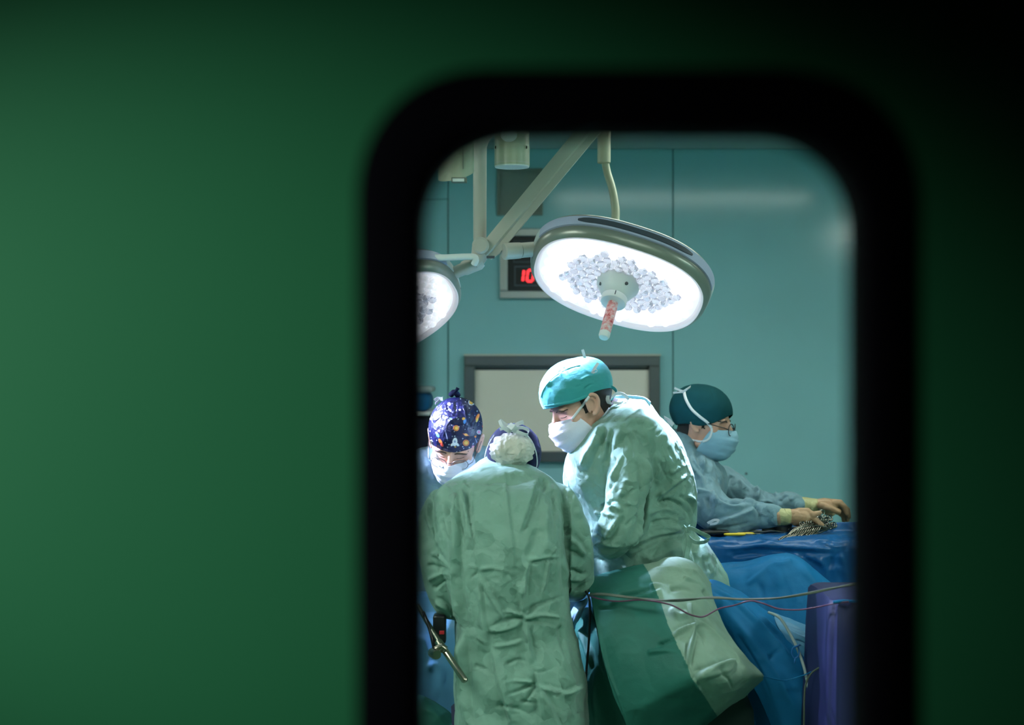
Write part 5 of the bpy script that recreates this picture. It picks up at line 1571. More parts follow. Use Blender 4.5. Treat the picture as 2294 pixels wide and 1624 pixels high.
    h = hand(t, [[(1742, 1158, y, 18), (1762, 1158, y, 17), (1784, 1156, y, 17), (1800, 1158, y, 17)],
             [(1784, 1166, y, 13), (1800, 1170, y + .01, 12)], [(1790, 1148, y, 11), (1808, 1146, y, 9), (1822, 1153, y - .01, 7.5), (1836, 1149, y - .01, 6)],
             [(1802, 1152, y, 9), (1820, 1160, y - .005, 7.5), (1832, 1169, y - .005, 6.5), (1841, 1176, y - .005, 5.5)], [(1802, 1160, y + .01, 9), (1818, 1170, y + .01, 7.5), (1828, 1178, y + .01, 6.5), (1836, 1184, y + .01, 5.5)],
             [(1800, 1166, y + .03, 9), (1814, 1176, y + .03, 7.5), (1822, 1184, y + .03, 6.5), (1827, 1190, y + .03, 5.5)], [(1796, 1170, y + .045, 8), (1806, 1180, y + .05, 6.5), (1812, 1187, y + .05, 5.5), (1815, 1192, y + .05, 5)]], 'glove', M['glove'])
    mb = MB(); tube(mb, [at(1736, 1157, 4.68), at(1744, 1158, 4.675), at(1750, 1157, 4.67), at(1757, 1158, 4.67), at(1765, 1157, 4.67), at(1770, 1157, 4.67)], [.0275, .029, .027, .0285, .0265, .0255], 24, k=3)
    V_ = np.array([list(p) for p in mb.v])
    obj('cuff', mb, M['cuff'], h)
    y = 4.97
    h = hand(t, [[(1800, 1131, y, 14), (1826, 1132, y, 14), (1846, 1131, y, 16), (1862, 1133, y, 16)], [(1846, 1140, y + .01, 12), (1862, 1146, y + .01, 11)],
             [(1840, 1132, y - .03, 10), (1856, 1136, y - .045, 8), (1868, 1142, y - .05, 7), (1879, 1146, y - .05, 6)],
             [(1866, 1126, y - .01, 9), (1882, 1126, y - .015, 7.5), (1893, 1136, y - .015, 6.5), (1897, 1150, y - .015, 5.5)], [(1868, 1130, y + .01, 9), (1886, 1132, y + .01, 7.5), (1899, 1142, y + .01, 6.5), (1902, 1158, y + .01, 5.5)],
             [(1868, 1136, y + .03, 9), (1886, 1140, y + .03, 7.5), (1897, 1150, y + .03, 6.5), (1899, 1164, y + .03, 5.5)], [(1864, 1142, y + .045, 8), (1880, 1148, y + .05, 6.5), (1889, 1156, y + .05, 5.5), (1891, 1166, y + .05, 5)]], 'glove', M['glove'])
    mb = MB(); tube(mb, [at(1786, 1128, y), at(1793, 1130, y), at(1803, 1130, y), at(1812, 1132, y), at(1822, 1132, y), at(1830, 1132, y)], [.0255, .027, .0255, .0262, .0245, .0232], 24, k=3)
    obj('cuff', mb, M['cuff'], h)
    return t


build_nurse()


# ================================================================= table, drapes, instruments
def sheet(name, ctrl, m, label, cat, S=(), nu=14, nv=12, crum=.003, cs=(8, 8, 8), seed=0, th=.0025, origin=None, parent=None, mats=None, side_of=None, gain=1.0):
    V, f = patch(ctrl, nu, nv)
    f, N = face_cam(V, f)
    V = facets(V, N, .11, .007, seed)
    V = crumple(V, N, crum, cs, seed)
    N = vnormals(V, f)
    V = strokes(V, N, S, gain)
    fm = None
    if side_of is not None:
        px, py = proj(V)
        Q = np.array([list(q) for q in f])
        cx, cy = px[Q].mean(1), py[Q].mean(1)
        fm = side_of(cx, cy)
    o = obj(name, (V, f), m, parent, mats=mats, face_mat=fm, origin=origin)
    thick(o, th)
    if label:
        tag(o, label, cat)
    return o, V, f


# ---- operating table with the draped patient (between the team, mostly hidden)
t = thing('operating_table', 'operating table hidden under sterile drapes between the surgeons', 'operating table', (.12, 4.42, 0))
mb = MB(); box(mb, (-.33, 4.33, .76), (.22, 4.49, .81), .02); obj('table_top', mb, M['dark_grey'], t)
mb = MB(); loft(mb, [superring((-.05, 4.41, z), Vector((1, 0, 0)), Vector((0, 1, 0)), a, b, 3, 32) for z, a, b in ((0, .22, .09), (.08, .22, .09), (.12, .10, .07), (.80, .09, .06))]); obj('pedestal', mb, M['dsteel'], t, smooth='auto')
mb = MB(); box(mb, (-.32, 4.34, .81), (.21, 4.48, .86), .025); obj('mattress', mb, M['black'], t)

# patient drape: pale blue cloth in the light, falling on the left and seen between the gowns
o, V, f = sheet('patient_drape', [
    [(900, 1360, 4.50), (980, 1360, 4.50), (1100, 1360, 4.50), (1250, 1360, 4.50), (1310, 1360, 4.49)],
    [(900, 1330, 4.47), (980, 1324, 4.47), (1100, 1310, 4.46), (1250, 1310, 4.46), (1315, 1325, 4.45)],
    [(895, 1350, 4.34), (975, 1345, 4.34), (1100, 1322, 4.33), (1250, 1322, 4.33), (1335, 1345, 4.36)],
    [(890, 1420, 4.28), (970, 1418, 4.28), (1100, 1400, 4.27), (1250, 1400, 4.27), (1330, 1410, 4.29)],
    [(888, 1520, 4.27), (965, 1520, 4.26), (1100, 1520, 4.26), (1250, 1520, 4.26), (1330, 1520, 4.28)],
    [(885, 1700, 4.27), (965, 1700, 4.26), (1100, 1700, 4.26), (1250, 1700, 4.26), (1330, 1700, 4.28)]],
    M['drape_pale'], 'pale blue patient drape glimpsed behind the left gown sleeve', 'drape',
    [([(945, 1420), (960, 1470), (955, 1560)], 12, 14, 'r'), ([(965, 1400), (985, 1470), (1000, 1540)], 12, 12, 'v'), ([(940, 1500), (975, 1480), (1005, 1500)], 9, 10, 's'), ([(985, 1500), (1000, 1560)], 9, 12, 'r'), ([(1290, 1360), (1285, 1420)], 8, 8, 'r')], 18, 14, .006, (7, 7, 5), 41)
o2, V2, f2 = sheet('leg_drape', [
    [(905, 1560, 4.24), (940, 1556, 4.22), (975, 1572, 4.2), (1010, 1600, 4.2), (1035, 1650, 4.22)],
    [(905, 1575, 4.16), (940, 1575, 4.14), (975, 1595, 4.13), (1012, 1625, 4.14), (1035, 1670, 4.16)],
    [(900, 1640, 4.14), (940, 1640, 4.12), (975, 1650, 4.12), (1012, 1670, 4.14), (1035, 1700, 4.16)],
    [(900, 1760, 4.14), (940, 1760, 4.12), (975, 1760, 4.12), (1012, 1760, 4.14), (1035, 1760, 4.16)]],
    M['drape_green'], 'dark green cloth fold at the bottom left of the window', 'drape', [([(940, 1590), (975, 1600), (1010, 1640)], 8, 8, 'r')], 10, 10, .004, seed=43)

# ---- green drape over the raised stand in front
GB = [(1440, 1262), (1452, 1280), (1478, 1345), (1497, 1400), (1520, 1450), (1540, 1490), (1546, 1514), (1576, 1556), (1604, 1600), (1630, 1640)]


def green_side(cx, cy):
    b = np.array(GB, float)
    x = np.interp(cy, b[:, 1], b[:, 0])
    return (cx > x).astype(np.int32)


g_S = [([(1385, 1335), (1430, 1326), (1475, 1312)], 9, 12, 'v'), ([(1360, 1348), (1400, 1345), (1460, 1330), (1480, 1312)], 8, 10, 's'), ([(1335, 1362), (1380, 1360), (1430, 1350)], 7, 6, 'v'),
       ([(1455, 1315), (1480, 1312), (1500, 1330)], 10, 7, 'r'), ([(1448, 1276), (1490, 1272), (1540, 1275), (1568, 1278)], 9, 6, 's'), ([(1530, 1295), (1550, 1300), (1566, 1306)], 7, 6, 'r'), ([(1500, 1320), (1530, 1318), (1560, 1330)], 10, 7, 'v'),
       ([(1505, 1420), (1530, 1408), (1560, 1402)], 9, 12, 's'), ([(1472, 1447), (1505, 1432), (1540, 1418)], 9, 8, 'v'), ([(1450, 1462), (1490, 1458), (1520, 1462)], 10, 7, 'r'), ([(1560, 1402), (1552, 1440), (1545, 1475), (1544, 1500)], 9, 8, 's'),
       ([(1552, 1380), (1590, 1410), (1640, 1460), (1670, 1490)], 9, 9, 's'), ([(1560, 1402), (1575, 1430), (1580, 1450)], 10, 6, 'v'), ([(1545, 1350), (1548, 1375), (1560, 1398)], 8, 7, 'r'), ([(1575, 1320), (1590, 1350), (1600, 1380)], 9, 7, 'v'),
       ([(1553, 1513), (1580, 1500), (1620, 1487), (1655, 1492)], 12, 18, 's'), ([(1555, 1516), (1600, 1510), (1650, 1500)], 12, 10, 'r'), ([(1600, 1500), (1630, 1520), (1640, 1545)], 9, 6, 'v'), ([(1555, 1517), (1570, 1545), (1600, 1580)], 9, 7, 'r'),
       ([(1540, 1440), (1538, 1480), (1550, 1512)], 7, 7, 'v'), ([(1500, 1360), (1520, 1380), (1545, 1372)], 9, 6, 'g'), ([(1344, 1420), (1360, 1490), (1385, 1560), (1405, 1620)], 7, 5, 'r')]
o, V, f = sheet('green_drape', [
    [(1330, 1500, 4.18), (1400, 1500, 4.18), (1470, 1500, 4.18), (1530, 1500, 4.18), (1580, 1500, 4.18), (1610, 1500, 4.18)],
    [(1327, 1318, 4.17), (1388, 1300, 4.17), (1458, 1286, 4.17), (1514, 1276, 4.17), (1566, 1294, 4.17), (1598, 1335, 4.17)],
    [(1326, 1296, 4.13), (1385, 1280, 4.13), (1450, 1266, 4.13), (1505, 1251, 4.13), (1558, 1267, 4.13), (1593, 1308, 4.14)],
    [(1322, 1325, 4.08), (1390, 1312, 4.04), (1460, 1302, 4.02), (1520, 1300, 4.02), (1572, 1318, 4.05), (1603, 1352, 4.10)],
    [(1335, 1400, 3.99), (1402, 1395, 3.95), (1485, 1385, 3.92), (1545, 1388, 3.93), (1598, 1400, 3.98), (1628, 1415, 4.05)],
    [(1352, 1480, 3.95), (1425, 1478, 3.88), (1522, 1462, 3.84), (1582, 1462, 3.85), (1640, 1465, 3.92), (1672, 1470, 3.99)],
    [(1378, 1560, 3.92), (1440, 1560, 3.86), (1540, 1526, 3.80), (1605, 1516, 3.80), (1664, 1510, 3.87), (1708, 1511, 3.93)],
    [(1402, 1622, 3.92), (1455, 1598, 3.88), (1552, 1560, 3.86), (1614, 1556, 3.88), (1668, 1538, 3.93), (1708, 1515, 3.97)],
    [(1425, 1720, 4.0), (1485, 1690, 4.02), (1560, 1636, 4.03), (1608, 1602, 4.03), (1662, 1560, 4.02), (1708, 1520, 4.0)],
    [(1425, 1730, 4.05), (1485, 1696, 4.07), (1560, 1638, 4.08), (1608, 1602, 4.08), (1661, 1560, 4.06), (1706, 1520, 4.03)]],
    M['drape_green'], 'green surgical drape with a pale band, its corner hanging over the front', 'drape', g_S, 40, 30, .0022, (6, 6, 6), 51, mats=[M['drape_green'], M['drape_band']], side_of=green_side, gain=1.8)
# dark green cloth to the left, behind the cable
sheet('side_drape', [
    [(1284, 1395, 4.30), (1300, 1372, 4.28), (1322, 1362, 4.22), (1336, 1400, 4.14)],
    [(1282, 1440, 4.26), (1300, 1425, 4.20), (1320, 1425, 4.16), (1345, 1450, 4.08)],
    [(1290, 1500, 4.20), (1312, 1490, 4.15), (1335, 1485, 4.11), (1368, 1520, 4.06)],
    [(1300, 1570, 4.14), (1325, 1560, 4.12), (1352, 1555, 4.10), (1425, 1600, 4.06)],
    [(1305, 1650, 4.12), (1330, 1650, 4.10), (1360, 1650, 4.10), (1465, 1680, 4.08)],
    [(1305, 1760, 4.12), (1330, 1760, 4.10), (1360, 1760, 4.10), (1500, 1760, 4.10)]],
    M['drape_green'], 'dark green drape strip hanging between the gown and the hanging cable', 'drape',
    [([(1300, 1400), (1320, 1450), (1330, 1490)], 9, 12, 's'), ([(1330, 1488), (1322, 1500), (1318, 1520)], 8, 8, 'v'), ([(1290, 1420), (1306, 1460), (1316, 1500)], 8, 8, 'v'), ([(1338, 1495), (1330, 1560), (1335, 1640)], 10, 6, 'r')], 12, 12, .004, (8, 8, 6), 55)
# lit scrap of pale cloth beside the gown
sheet('swab_cloth', [
    [(1278, 1372, 4.22), (1290, 1352, 4.20), (1306, 1345, 4.20), (1318, 1338, 4.22)],
    [(1280, 1385, 4.18), (1292, 1368, 4.16), (1306, 1358, 4.16), (1314, 1352, 4.19)],
    [(1280, 1400, 4.20), (1290, 1385, 4.17), (1302, 1372, 4.17), (1308, 1362, 4.20)],
    [(1279, 1425, 4.23), (1286, 1408, 4.22), (1296, 1392, 4.22), (1303, 1378, 4.24)]],
    M['mask_blue'], 'small pale blue cloth tucked between the green gown and green drape', 'cloth', [([(1284, 1395), (1296, 1368), (1308, 1350)], 5, 5, 'r')], 8, 8, .003, (14, 14, 14), 57)
# the stand that carries the green drape
t = thing('instrument_stand', 'covered instrument stand holding up the green drape', 'stand', (.42, 4.1, 0))
mb = MB(); box(mb, (.28, 4.05, .94), (.54, 4.15, .96), .008); obj('tray', mb, M['steel'], t)
mb = MB(); tube(mb, [Vector((.42, 4.13, .04)), Vector((.42, 4.13, .94))], .018, 16); obj('column', mb, M['steel'], t)
mb = MB(); box(mb, (.26, 4.03, 0), (.60, 4.07, .04), .01); box(mb, (.26, 4.14, 0), (.60, 4.18, .04), .01); box(mb, (.40, 4.03, .005), (.44, 4.18, .035), .005); obj('base', mb, M['steel'], t)
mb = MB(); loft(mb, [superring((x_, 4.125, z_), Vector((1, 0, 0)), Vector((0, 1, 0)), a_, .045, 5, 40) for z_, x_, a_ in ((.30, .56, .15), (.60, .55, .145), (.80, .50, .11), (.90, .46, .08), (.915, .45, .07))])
obj('shade_block', mb, M['underside'], t)  # added dark filler: the shade beneath the drape is put into its colour

# ---- instrument table
TX0, TX1, TY0, TY1, TZ = .60, 1.18, 4.56, 4.76, CZ - (1207 - 812) / F * 4.56
t = thing('instrument_table', 'steel instrument table under the shiny blue plastic drape', 'table', ((TX0 + TX1) / 2, (TY0 + TY1) / 2, 0))
obj('table_top', box(MB(), (TX0 + .02, TY0 + .02, TZ - .035), (TX1 - .02, TY1 - .02, TZ - .006), .006), M['steel'], t)
for x in (TX0 + .05, TX1 - .05):
    for y in (TY0 + .05, TY1 - .05):
        obj('leg', tube(MB(), [Vector((x, y, .0)), Vector((x, y, TZ - .03))], .014, 12), M['steel'], t)


def pz(px, py, Y):
    return (px, py, Y)


def row_at(z, y, xs_):
    return [(CX + x / y * F, CY + (CZ - z) / y * F, y) for x in xs_]


XS = [TX0 - .012, TX0 + .08, TX0 + .22, TX0 + .36, TX0 + .48, TX1 + .008]
tp = TZ
ctrl = [row_at(tp - .50, TY1 + .03, XS), row_at(tp - .01, TY1 + .012, XS), row_at(tp + .002, TY1 - .02, XS), row_at(tp + .002, (TY0 + TY1) / 2, XS), row_at(tp + .002, TY0 + .03, XS), row_at(tp - .012, TY0 - .008, XS),
        row_at(tp - .05, TY0 - .018, XS), row_at(tp - .12, TY0 - .012, XS), row_at(tp - .25, TY0 - .02, XS), row_at(tp - .55, TY0 - .03, XS), row_at(tp - .75, TY0 - .03, XS)]
bS = [([(1600, 1220), (1660, 1226), (1720, 1214), (1760, 1222)], 8, 6, 's'), ([(1620, 1232), (1700, 1228), (1800, 1232), (1890, 1238)], 8, 10, 'z'), ([(1705, 1210), (1740, 1216), (1790, 1214)], 7, 5, 'r'), ([(1840, 1215), (1870, 1225), (1900, 1222)], 7, 6, 'r'),
      ([(1830, 1250), (1850, 1275), (1845, 1300)], 9, 9, 'r'), ([(1865, 1245), (1860, 1280), (1870, 1310)], 9, 9, 'v'), ([(1880, 1240), (1895, 1280), (1890, 1320)], 9, 8, 'r'), ([(1790, 1240), (1830, 1265), (1870, 1270)], 8, 7, 'v'), ([(1640, 1245), (1700, 1240), (1760, 1246)], 8, 8, 'v')]
o, V, f = sheet('table_drape', ctrl, M['drape_plastic'], 'shiny blue plastic drape covering the instrument table', 'drape', bS, 18, 10, .004, (9, 9, 9), 61)
# side skirt of the same drape
XR = [(y, z) for z in (tp - .005, tp - .12, tp - .4, tp - .75) for y in (TY0 - .01,)]
sheet('drape_side', [[(CX + (TX1 + dx) / y * F, CY + (CZ - z) / y * F, y) for y in (TY0 - .01, TY0 + .07, TY0 + .14, TY1)] for z, dx in ((tp, .006), (tp - .03, .012), (tp - .15, .01), (tp - .4, .02), (tp - .75, .03))],
      M['drape_plastic'], None, None, (), 8, 8, .004, (9, 9, 9), 62, parent=o)

# second blue drape, peaked over something standing before the table
sheet('blue_drape', [
    [(1600, 1300, 4.50), (1660, 1275, 4.50), (1735, 1262, 4.52), (1785, 1268, 4.52), (1850, 1320, 4.5), (1925, 1385, 4.5)],
    [(1605, 1262, 4.44), (1665, 1258, 4.44), (1735, 1243, 4.45), (1786, 1247, 4.45), (1850, 1298, 4.43), (1925, 1358, 4.42)],
    [(1605, 1290, 4.36), (1662, 1282, 4.36), (1732, 1258, 4.36), (1790, 1262, 4.36), (1850, 1312, 4.36), (1925, 1372, 4.36)],
    [(1610, 1345, 4.33), (1665, 1335, 4.32), (1735, 1330, 4.31), (1800, 1330, 4.32), (1860, 1360, 4.33), (1930, 1400, 4.34)],
    [(1620, 1430, 4.32), (1680, 1420, 4.30), (1745, 1420, 4.29), (1810, 1420, 4.30), (1868, 1430, 4.32), (1930, 1450, 4.33)],
    [(1630, 1540, 4.31), (1690, 1530, 4.30), (1750, 1530, 4.28), (1815, 1530, 4.29), (1870, 1540, 4.31), (1930, 1550, 4.32)],
    [(1630, 1720, 4.31), (1690, 1720, 4.30), (1750, 1720, 4.28), (1815, 1720, 4.29), (1870, 1720, 4.31), (1930, 1720, 4.32)]],
    M['drape_blue'], 'bright blue drape rising to a peak in front of the instrument table', 'drape',
    [([(1672, 1310), (1715, 1275), (1738, 1252)], 10, 8, 'r'), ([(1735, 1252), (1745, 1258), (1775, 1250)], 7, 7, 's'), ([(1740, 1262), (1750, 1340), (1755, 1420)], 16, 6, 'g'), ([(1630, 1270), (1670, 1266), (1710, 1262)], 7, 5, 'v'), ([(1790, 1258), (1840, 1330), (1880, 1400)], 14, 7, 'g'), ([(1700, 1300), (1720, 1380), (1735, 1440)], 14, 7, 'v')], 16, 14, .0025, (6, 6, 5), 65)
t = thing('equipment_stand', 'small stand hidden under the peaked blue drape', 'stand', (.84, 4.41, 0))
mb = MB(); tube(mb, [Vector((.84, 4.405, .03)), Vector((.84, 4.405, .975))], .02, 14); obj('column', mb, M['steel'], t)
mb = MB(); loft(mb, [superring((.84, 4.405, z), Vector((1, 0, 0)), Vector((0, 1, 0)), .05, .03, 3, 24) for z in (.95, .97)]); obj('plate', mb, M['steel'], t)
mb = MB(); loft(mb, [superring((.84, 4.405, z), Vector((1, 0, 0)), Vector((0, 1, 0)), a, a * .4, 3, 24) for z, a in ((0, .16), (.03, .15))]); obj('base', mb, M['steel'], t)

# third blue drape sweeping down to the right
sheet('lower_blue_drape', [
    [(1572, 1335, 4.26), (1600, 1318, 4.27), (1660, 1345, 4.27), (1720, 1390, 4.26), (1780, 1440, 4.25), (1830, 1500, 4.24)],
    [(1570, 1308, 4.18), (1598, 1297, 4.20), (1655, 1325, 4.20), (1715, 1370, 4.19), (1775, 1425, 4.18), (1835, 1485, 4.16)],
    [(1575, 1325, 4.12), (1608, 1325, 4.12), (1660, 1352, 4.12), (1712, 1400, 4.12), (1770, 1460, 4.11), (1835, 1520, 4.10)],
    [(1600, 1375, 4.11), (1630, 1385, 4.10), (1675, 1420, 4.09), (1722, 1465, 4.08), (1778, 1520, 4.07), (1845, 1580, 4.06)],
    [(1640, 1450, 4.11), (1668, 1460, 4.09), (1705, 1495, 4.07), (1745, 1535, 4.06), (1795, 1590, 4.05), (1855, 1640, 4.05)],
    [(1690, 1540, 4.11), (1710, 1550, 4.09), (1738, 1580, 4.07), (1772, 1620, 4.06), (1815, 1670, 4.05), (1868, 1710, 4.05)],
    [(1740, 1650, 4.11), (1755, 1660, 4.09), (1778, 1690, 4.07), (1805, 1720, 4.06), (1840, 1760, 4.05), (1880, 1790, 4.05)]],
    M['drape_blue'], 'blue drape sweeping down to the lower right behind the green corner', 'drape',
    [([(1600, 1310), (1660, 1350), (1720, 1410), (1780, 1475)], 8, 9, 's'), ([(1590, 1318), (1640, 1350), (1700, 1410)], 8, 6, 'v'), ([(1625, 1365), (1680, 1430), (1740, 1510), (1790, 1600)], 12, 8, 'g'), ([(1720, 1480), (1740, 1460), (1760, 1440)], 9, 7, 'v'), ([(1650, 1420), (1700, 1500), (1730, 1570)], 12, 8, 'v'), ([(1700, 1375), (1770, 1440), (1830, 1510)], 7, 6, 'r')], 16, 14, .0025, (6, 6, 5), 67)
# pale folded strip joining on the right
sheet('pale_drape_strip', [
    [(1738, 1375, 4.24), (1780, 1390, 4.22), (1830, 1408, 4.2), (1900, 1425, 4.18)],
    [(1735, 1385, 4.18), (1780, 1402, 4.16), (1830, 1420, 4.14), (1900, 1436, 4.12)],
    [(1745, 1408, 4.15), (1790, 1428, 4.12), (1835, 1442, 4.10), (1900, 1456, 4.08)],
    [(1770, 1440, 4.14), (1805, 1452, 4.11), (1845, 1470, 4.09), (1900, 1488, 4.07)],
    [(1790, 1490, 4.14), (1820, 1500, 4.11), (1855, 1515, 4.09), (1900, 1530, 4.07)],
    [(1800, 1580, 4.14), (1830, 1590, 4.11), (1865, 1600, 4.09), (1905, 1610, 4.07)],
    [(1805, 1720, 4.14), (1835, 1720, 4.11), (1868, 1720, 4.09), (1905, 1720, 4.07)]],
    M['drape_pale'], 'paler blue folded drape strip running to the right edge', 'drape',
    [([(1760, 1405), (1810, 1428), (1870, 1448)], 7, 8, 's'), ([(1780, 1432), (1830, 1455), (1880, 1470)], 7, 8, 'v'), ([(1750, 1392), (1800, 1410), (1870, 1430)], 6, 5, 'v'), ([(1800, 1480), (1830, 1520), (1850, 1600)], 9, 6, 'r')], 12, 12, .003, (8, 8, 8), 69)
# indigo covered cart at the window's right edge
cx0, cx1 = at(1868, 1350, 3.72).x, at(2080, 1350, 3.72).x
zt = at(1868, 1349, 3.72).z
mb = MB(); rg = []
for z, gx in ((0.02, .035), (.3, .03), (.6, .018), (zt - .10, .006), (zt - .012, 0), (zt - .003, -.006), (zt, -.02)):
    rg.append([p + Vector((.004 * math.sin(j * .9 + z * 5), .004 * math.cos(j * 1.3), 0)) for j, p in enumerate(superring(((cx0 + cx1) / 2, 3.90, z), Vector((1, 0, 0)), Vector((0, 1, 0)), (cx1 - cx0) / 2 + gx, .18 + gx, 7, 64))])
t = thing('equipment_cart', 'tall cart under an indigo cover at the lower right edge', 'cart', ((cx0 + cx1) / 2, 3.9, 0))
obj('cover', loft(mb, rg), M['indigo'], t, smooth='auto')
mb = MB(); tube(mb, [at(1866, 1349, 3.715), at(1890, 1346, 3.715), at(1925, 1348, 3.715)], .004, 8, k=3)
obj('hem', mb, M['drape_blue'], t)
for sx in (-1, 1):
    for sy in (-1, 1):
        w_ = MB(); tube(w_, [Vector(((cx0 + cx1) / 2 + sx * .07 - .01, 3.9 + sy * .12, .03)), Vector(((cx0 + cx1) / 2 + sx * .07 + .01, 3.9 + sy * .12, .03))], .03, 16)
        obj('castor', w_, M['black'], t)

# blue cart with a shelf behind, at the left edge
q = at(925, 1000, 5.6)
t = thing('anaesthesia_cart', 'blurred dark blue cart with a pale shelf at the window\'s left edge', 'cart', (q.x, 5.7, 0))
x0, x1 = at(860, 1000, 5.6).x, at(962, 1000, 5.6).x
obj('body', box(MB(), (x0, 5.55, .08), (x1 - .01, 5.95, at(900, 935, 5.6).z), .015), M['navy'], t)
obj('shelf', box(MB(), (x0 - .02, 5.52, at(900, 930, 5.6).z), (x1 + .006, 5.97, at(900, 922, 5.6).z), .006), M['white'], t)
obj('housing', box(MB(), (x0 + .02, 5.58, at(900, 921, 5.6).z), (x1 - .002, 5.9, at(900, 882, 5.6).z), .02), M['drape_blue'], t)
mb = MB(); box(mb, (x0 + .03, 5.6, at(900, 881, 5.6).z), (x1 + .01, 5.88, at(900, 866, 5.6).z), .012); obj('lid', mb, M['tube'], t)
for sx in (0.05, .12):
    for y in (5.6, 5.9):
        w_ = MB(); tube(w_, [Vector((x0 + sx - .01, y, .04)), Vector((x0 + sx + .01, y, .04))], .04, 16); obj('castor', w_, M['black'], t)

# ---- instruments on the table
zt = TZ + .006


def on_table(px, Y, dz=0.0):
    return Vector(((px - CX) / F * Y, Y, zt + dz))


rnd = random.Random(8)


def ring_pts(c, u, v, a, b, n=14):
    return [c + u * (a * math.cos(2 * math.pi * i / n)) + v * (b * math.sin(2 * math.pi * i / n)) for i in range(n + 2)]


def make_forceps(kind):
    """one clamp: two crossed shanks, finger rings, jaws; built at the origin, lying along +X, rings at +X"""
    t_ = thing('artery_forceps', kind[0], 'forceps', (0, 0, 0), kind[1])
    for s in (-1, 1):
        mb = MB()
        tube(mb, [Vector((-.062, .0005 * s, .0)), Vector((-.04, .003 * s, 0)), Vector((-.018, .0008 * s, 0)), Vector((-.012, -.001 * s, 0)), Vector((.02, -.010 * s, 0)), Vector((.048, -.011 * s, 0)), Vector((.058, -.011 * s, 0))], [.0012, .0022, .0028, .0030, .0024, .0022, .0022], 8, k=3)
        c = Vector((.068, -.013 * s, 0))
        tube(mb, ring_pts(c, Vector((1, 0, 0)), Vector((0, 1, 0)), .012, .0095), .0021, 8, cap=False)
        obj('half', mb, M['chrome'], t_)
    mb = MB(); tube(mb, [Vector((-.014, 0, -.0035)), Vector((-.014, 0, .0035))], .0032, 10); box(mb, (.046, -.010, -.0012), (.050, .010, .0012))
    obj('pivot', mb, M['chrome'], t_)
    return t_


GRP = 'ringed clamps fanned on the blue drape'
LBL = 'steel ringed clamp in the middle of the fanned row under the gloved hand'


def copy_tree(o, parent=None):
    c = o.copy(); COL.objects.link(c)
    if parent is not None:
        c.parent = parent
    for ch in list(o.children):
        copy_tree(ch, c)
    return c


base = make_forceps((LBL, GRP))
N_CL = 14
for i in range(N_CL):
    o = base if i == 0 else copy_tree(base)
    u = i / (N_CL - 1)
    o['label'] = 'leftmost clamp of the fanned row, pointing at the table edge' if i == 0 else 'rightmost clamp of the fanned row, nearest the fingertips' if i == N_CL - 1 else LBL
    p0 = at(1772 + 68 * u, 1199 - 12 * u, 4.60 + .05 * u)
    o.location = p0 + Vector((0, 0, .004))
    # stood on edge side by side, rings up and away to the right
    o.rotation_euler = (math.radians(62 + rnd.uniform(-6, 6)), math.radians(-16 + rnd.uniform(-3, 3)), math.radians(38 + 8 * u))
pr = thing('ring_pin', 'thin steel pin threading the row of clamps together', 'pin', at(1800, 1190, 4.62))
mb = MB(); tube(mb, [at(1758, 1210, 4.585), at(1775, 1192, 4.60), at(1800, 1180, 4.62), at(1835, 1178, 4.65), at(1855, 1182, 4.66)], .0022, 8, k=5)
tube(mb, [at(1758, 1210, 4.585), at(1790, 1206, 4.59), at(1830, 1196, 4.62), at(1858, 1184, 4.66)], .0022, 8, k=5)
obj('wire', mb, M['chrome'], pr)
for i, (a, b, c) in enumerate(((1842, 1174, 4.70), (1852, 1172, 4.71), (1862, 1171, 4.72))):
    o = copy_tree(base); o['label'] = ('leftmost', 'middle', 'rightmost')[i] + ' of three loose steel clamps behind the fanned row'; o['group'] = 'loose clamps behind the row'
    o.location = at(a - 38, b + 6, c); o.rotation_euler = (math.radians(70), math.radians(-6), math.radians(14 + 7 * i))
# needle holder held in the near hand
o = copy_tree(base); o['label'] = 'steel clamp held by its rings in the nearer gloved hand'; del o['group']
o.location = at(1812, 1182, 4.66); o.rotation_euler = (math.radians(80), math.radians(-30), math.radians(25))
# bowl
c = on_table(1752, 4.71)
mb = MB(); prof = [(.020, 0), (.026, .002), (.033, .018), (.036, .034), (.038, .0345), (.0375, .0335), (.0345, .0325), (.031, .018), (.024, .005), (.001, .004)]
loft(mb, [superring(c + Vector((0, 0, h)), Vector((1, 0, 0)), Vector((0, 1, 0)), r, r, 2, 32) for r, h in prof])
tag(obj('steel_bowl', mb, M['dsteel'], smooth='auto'), 'small steel bowl behind the nearer gloved hand', 'bowl')
c = on_table(1728, 4.70)
mb = MB(); tube(mb, [c + Vector((-.03, 0, .006)), c + Vector((.03, .01, .010)), c + Vector((.055, .0, .006))], [.006, .005, .003], 10)
tag(obj('steel_probe', mb, M['chrome']), 'short steel probe left of the small bowl', 'instrument')
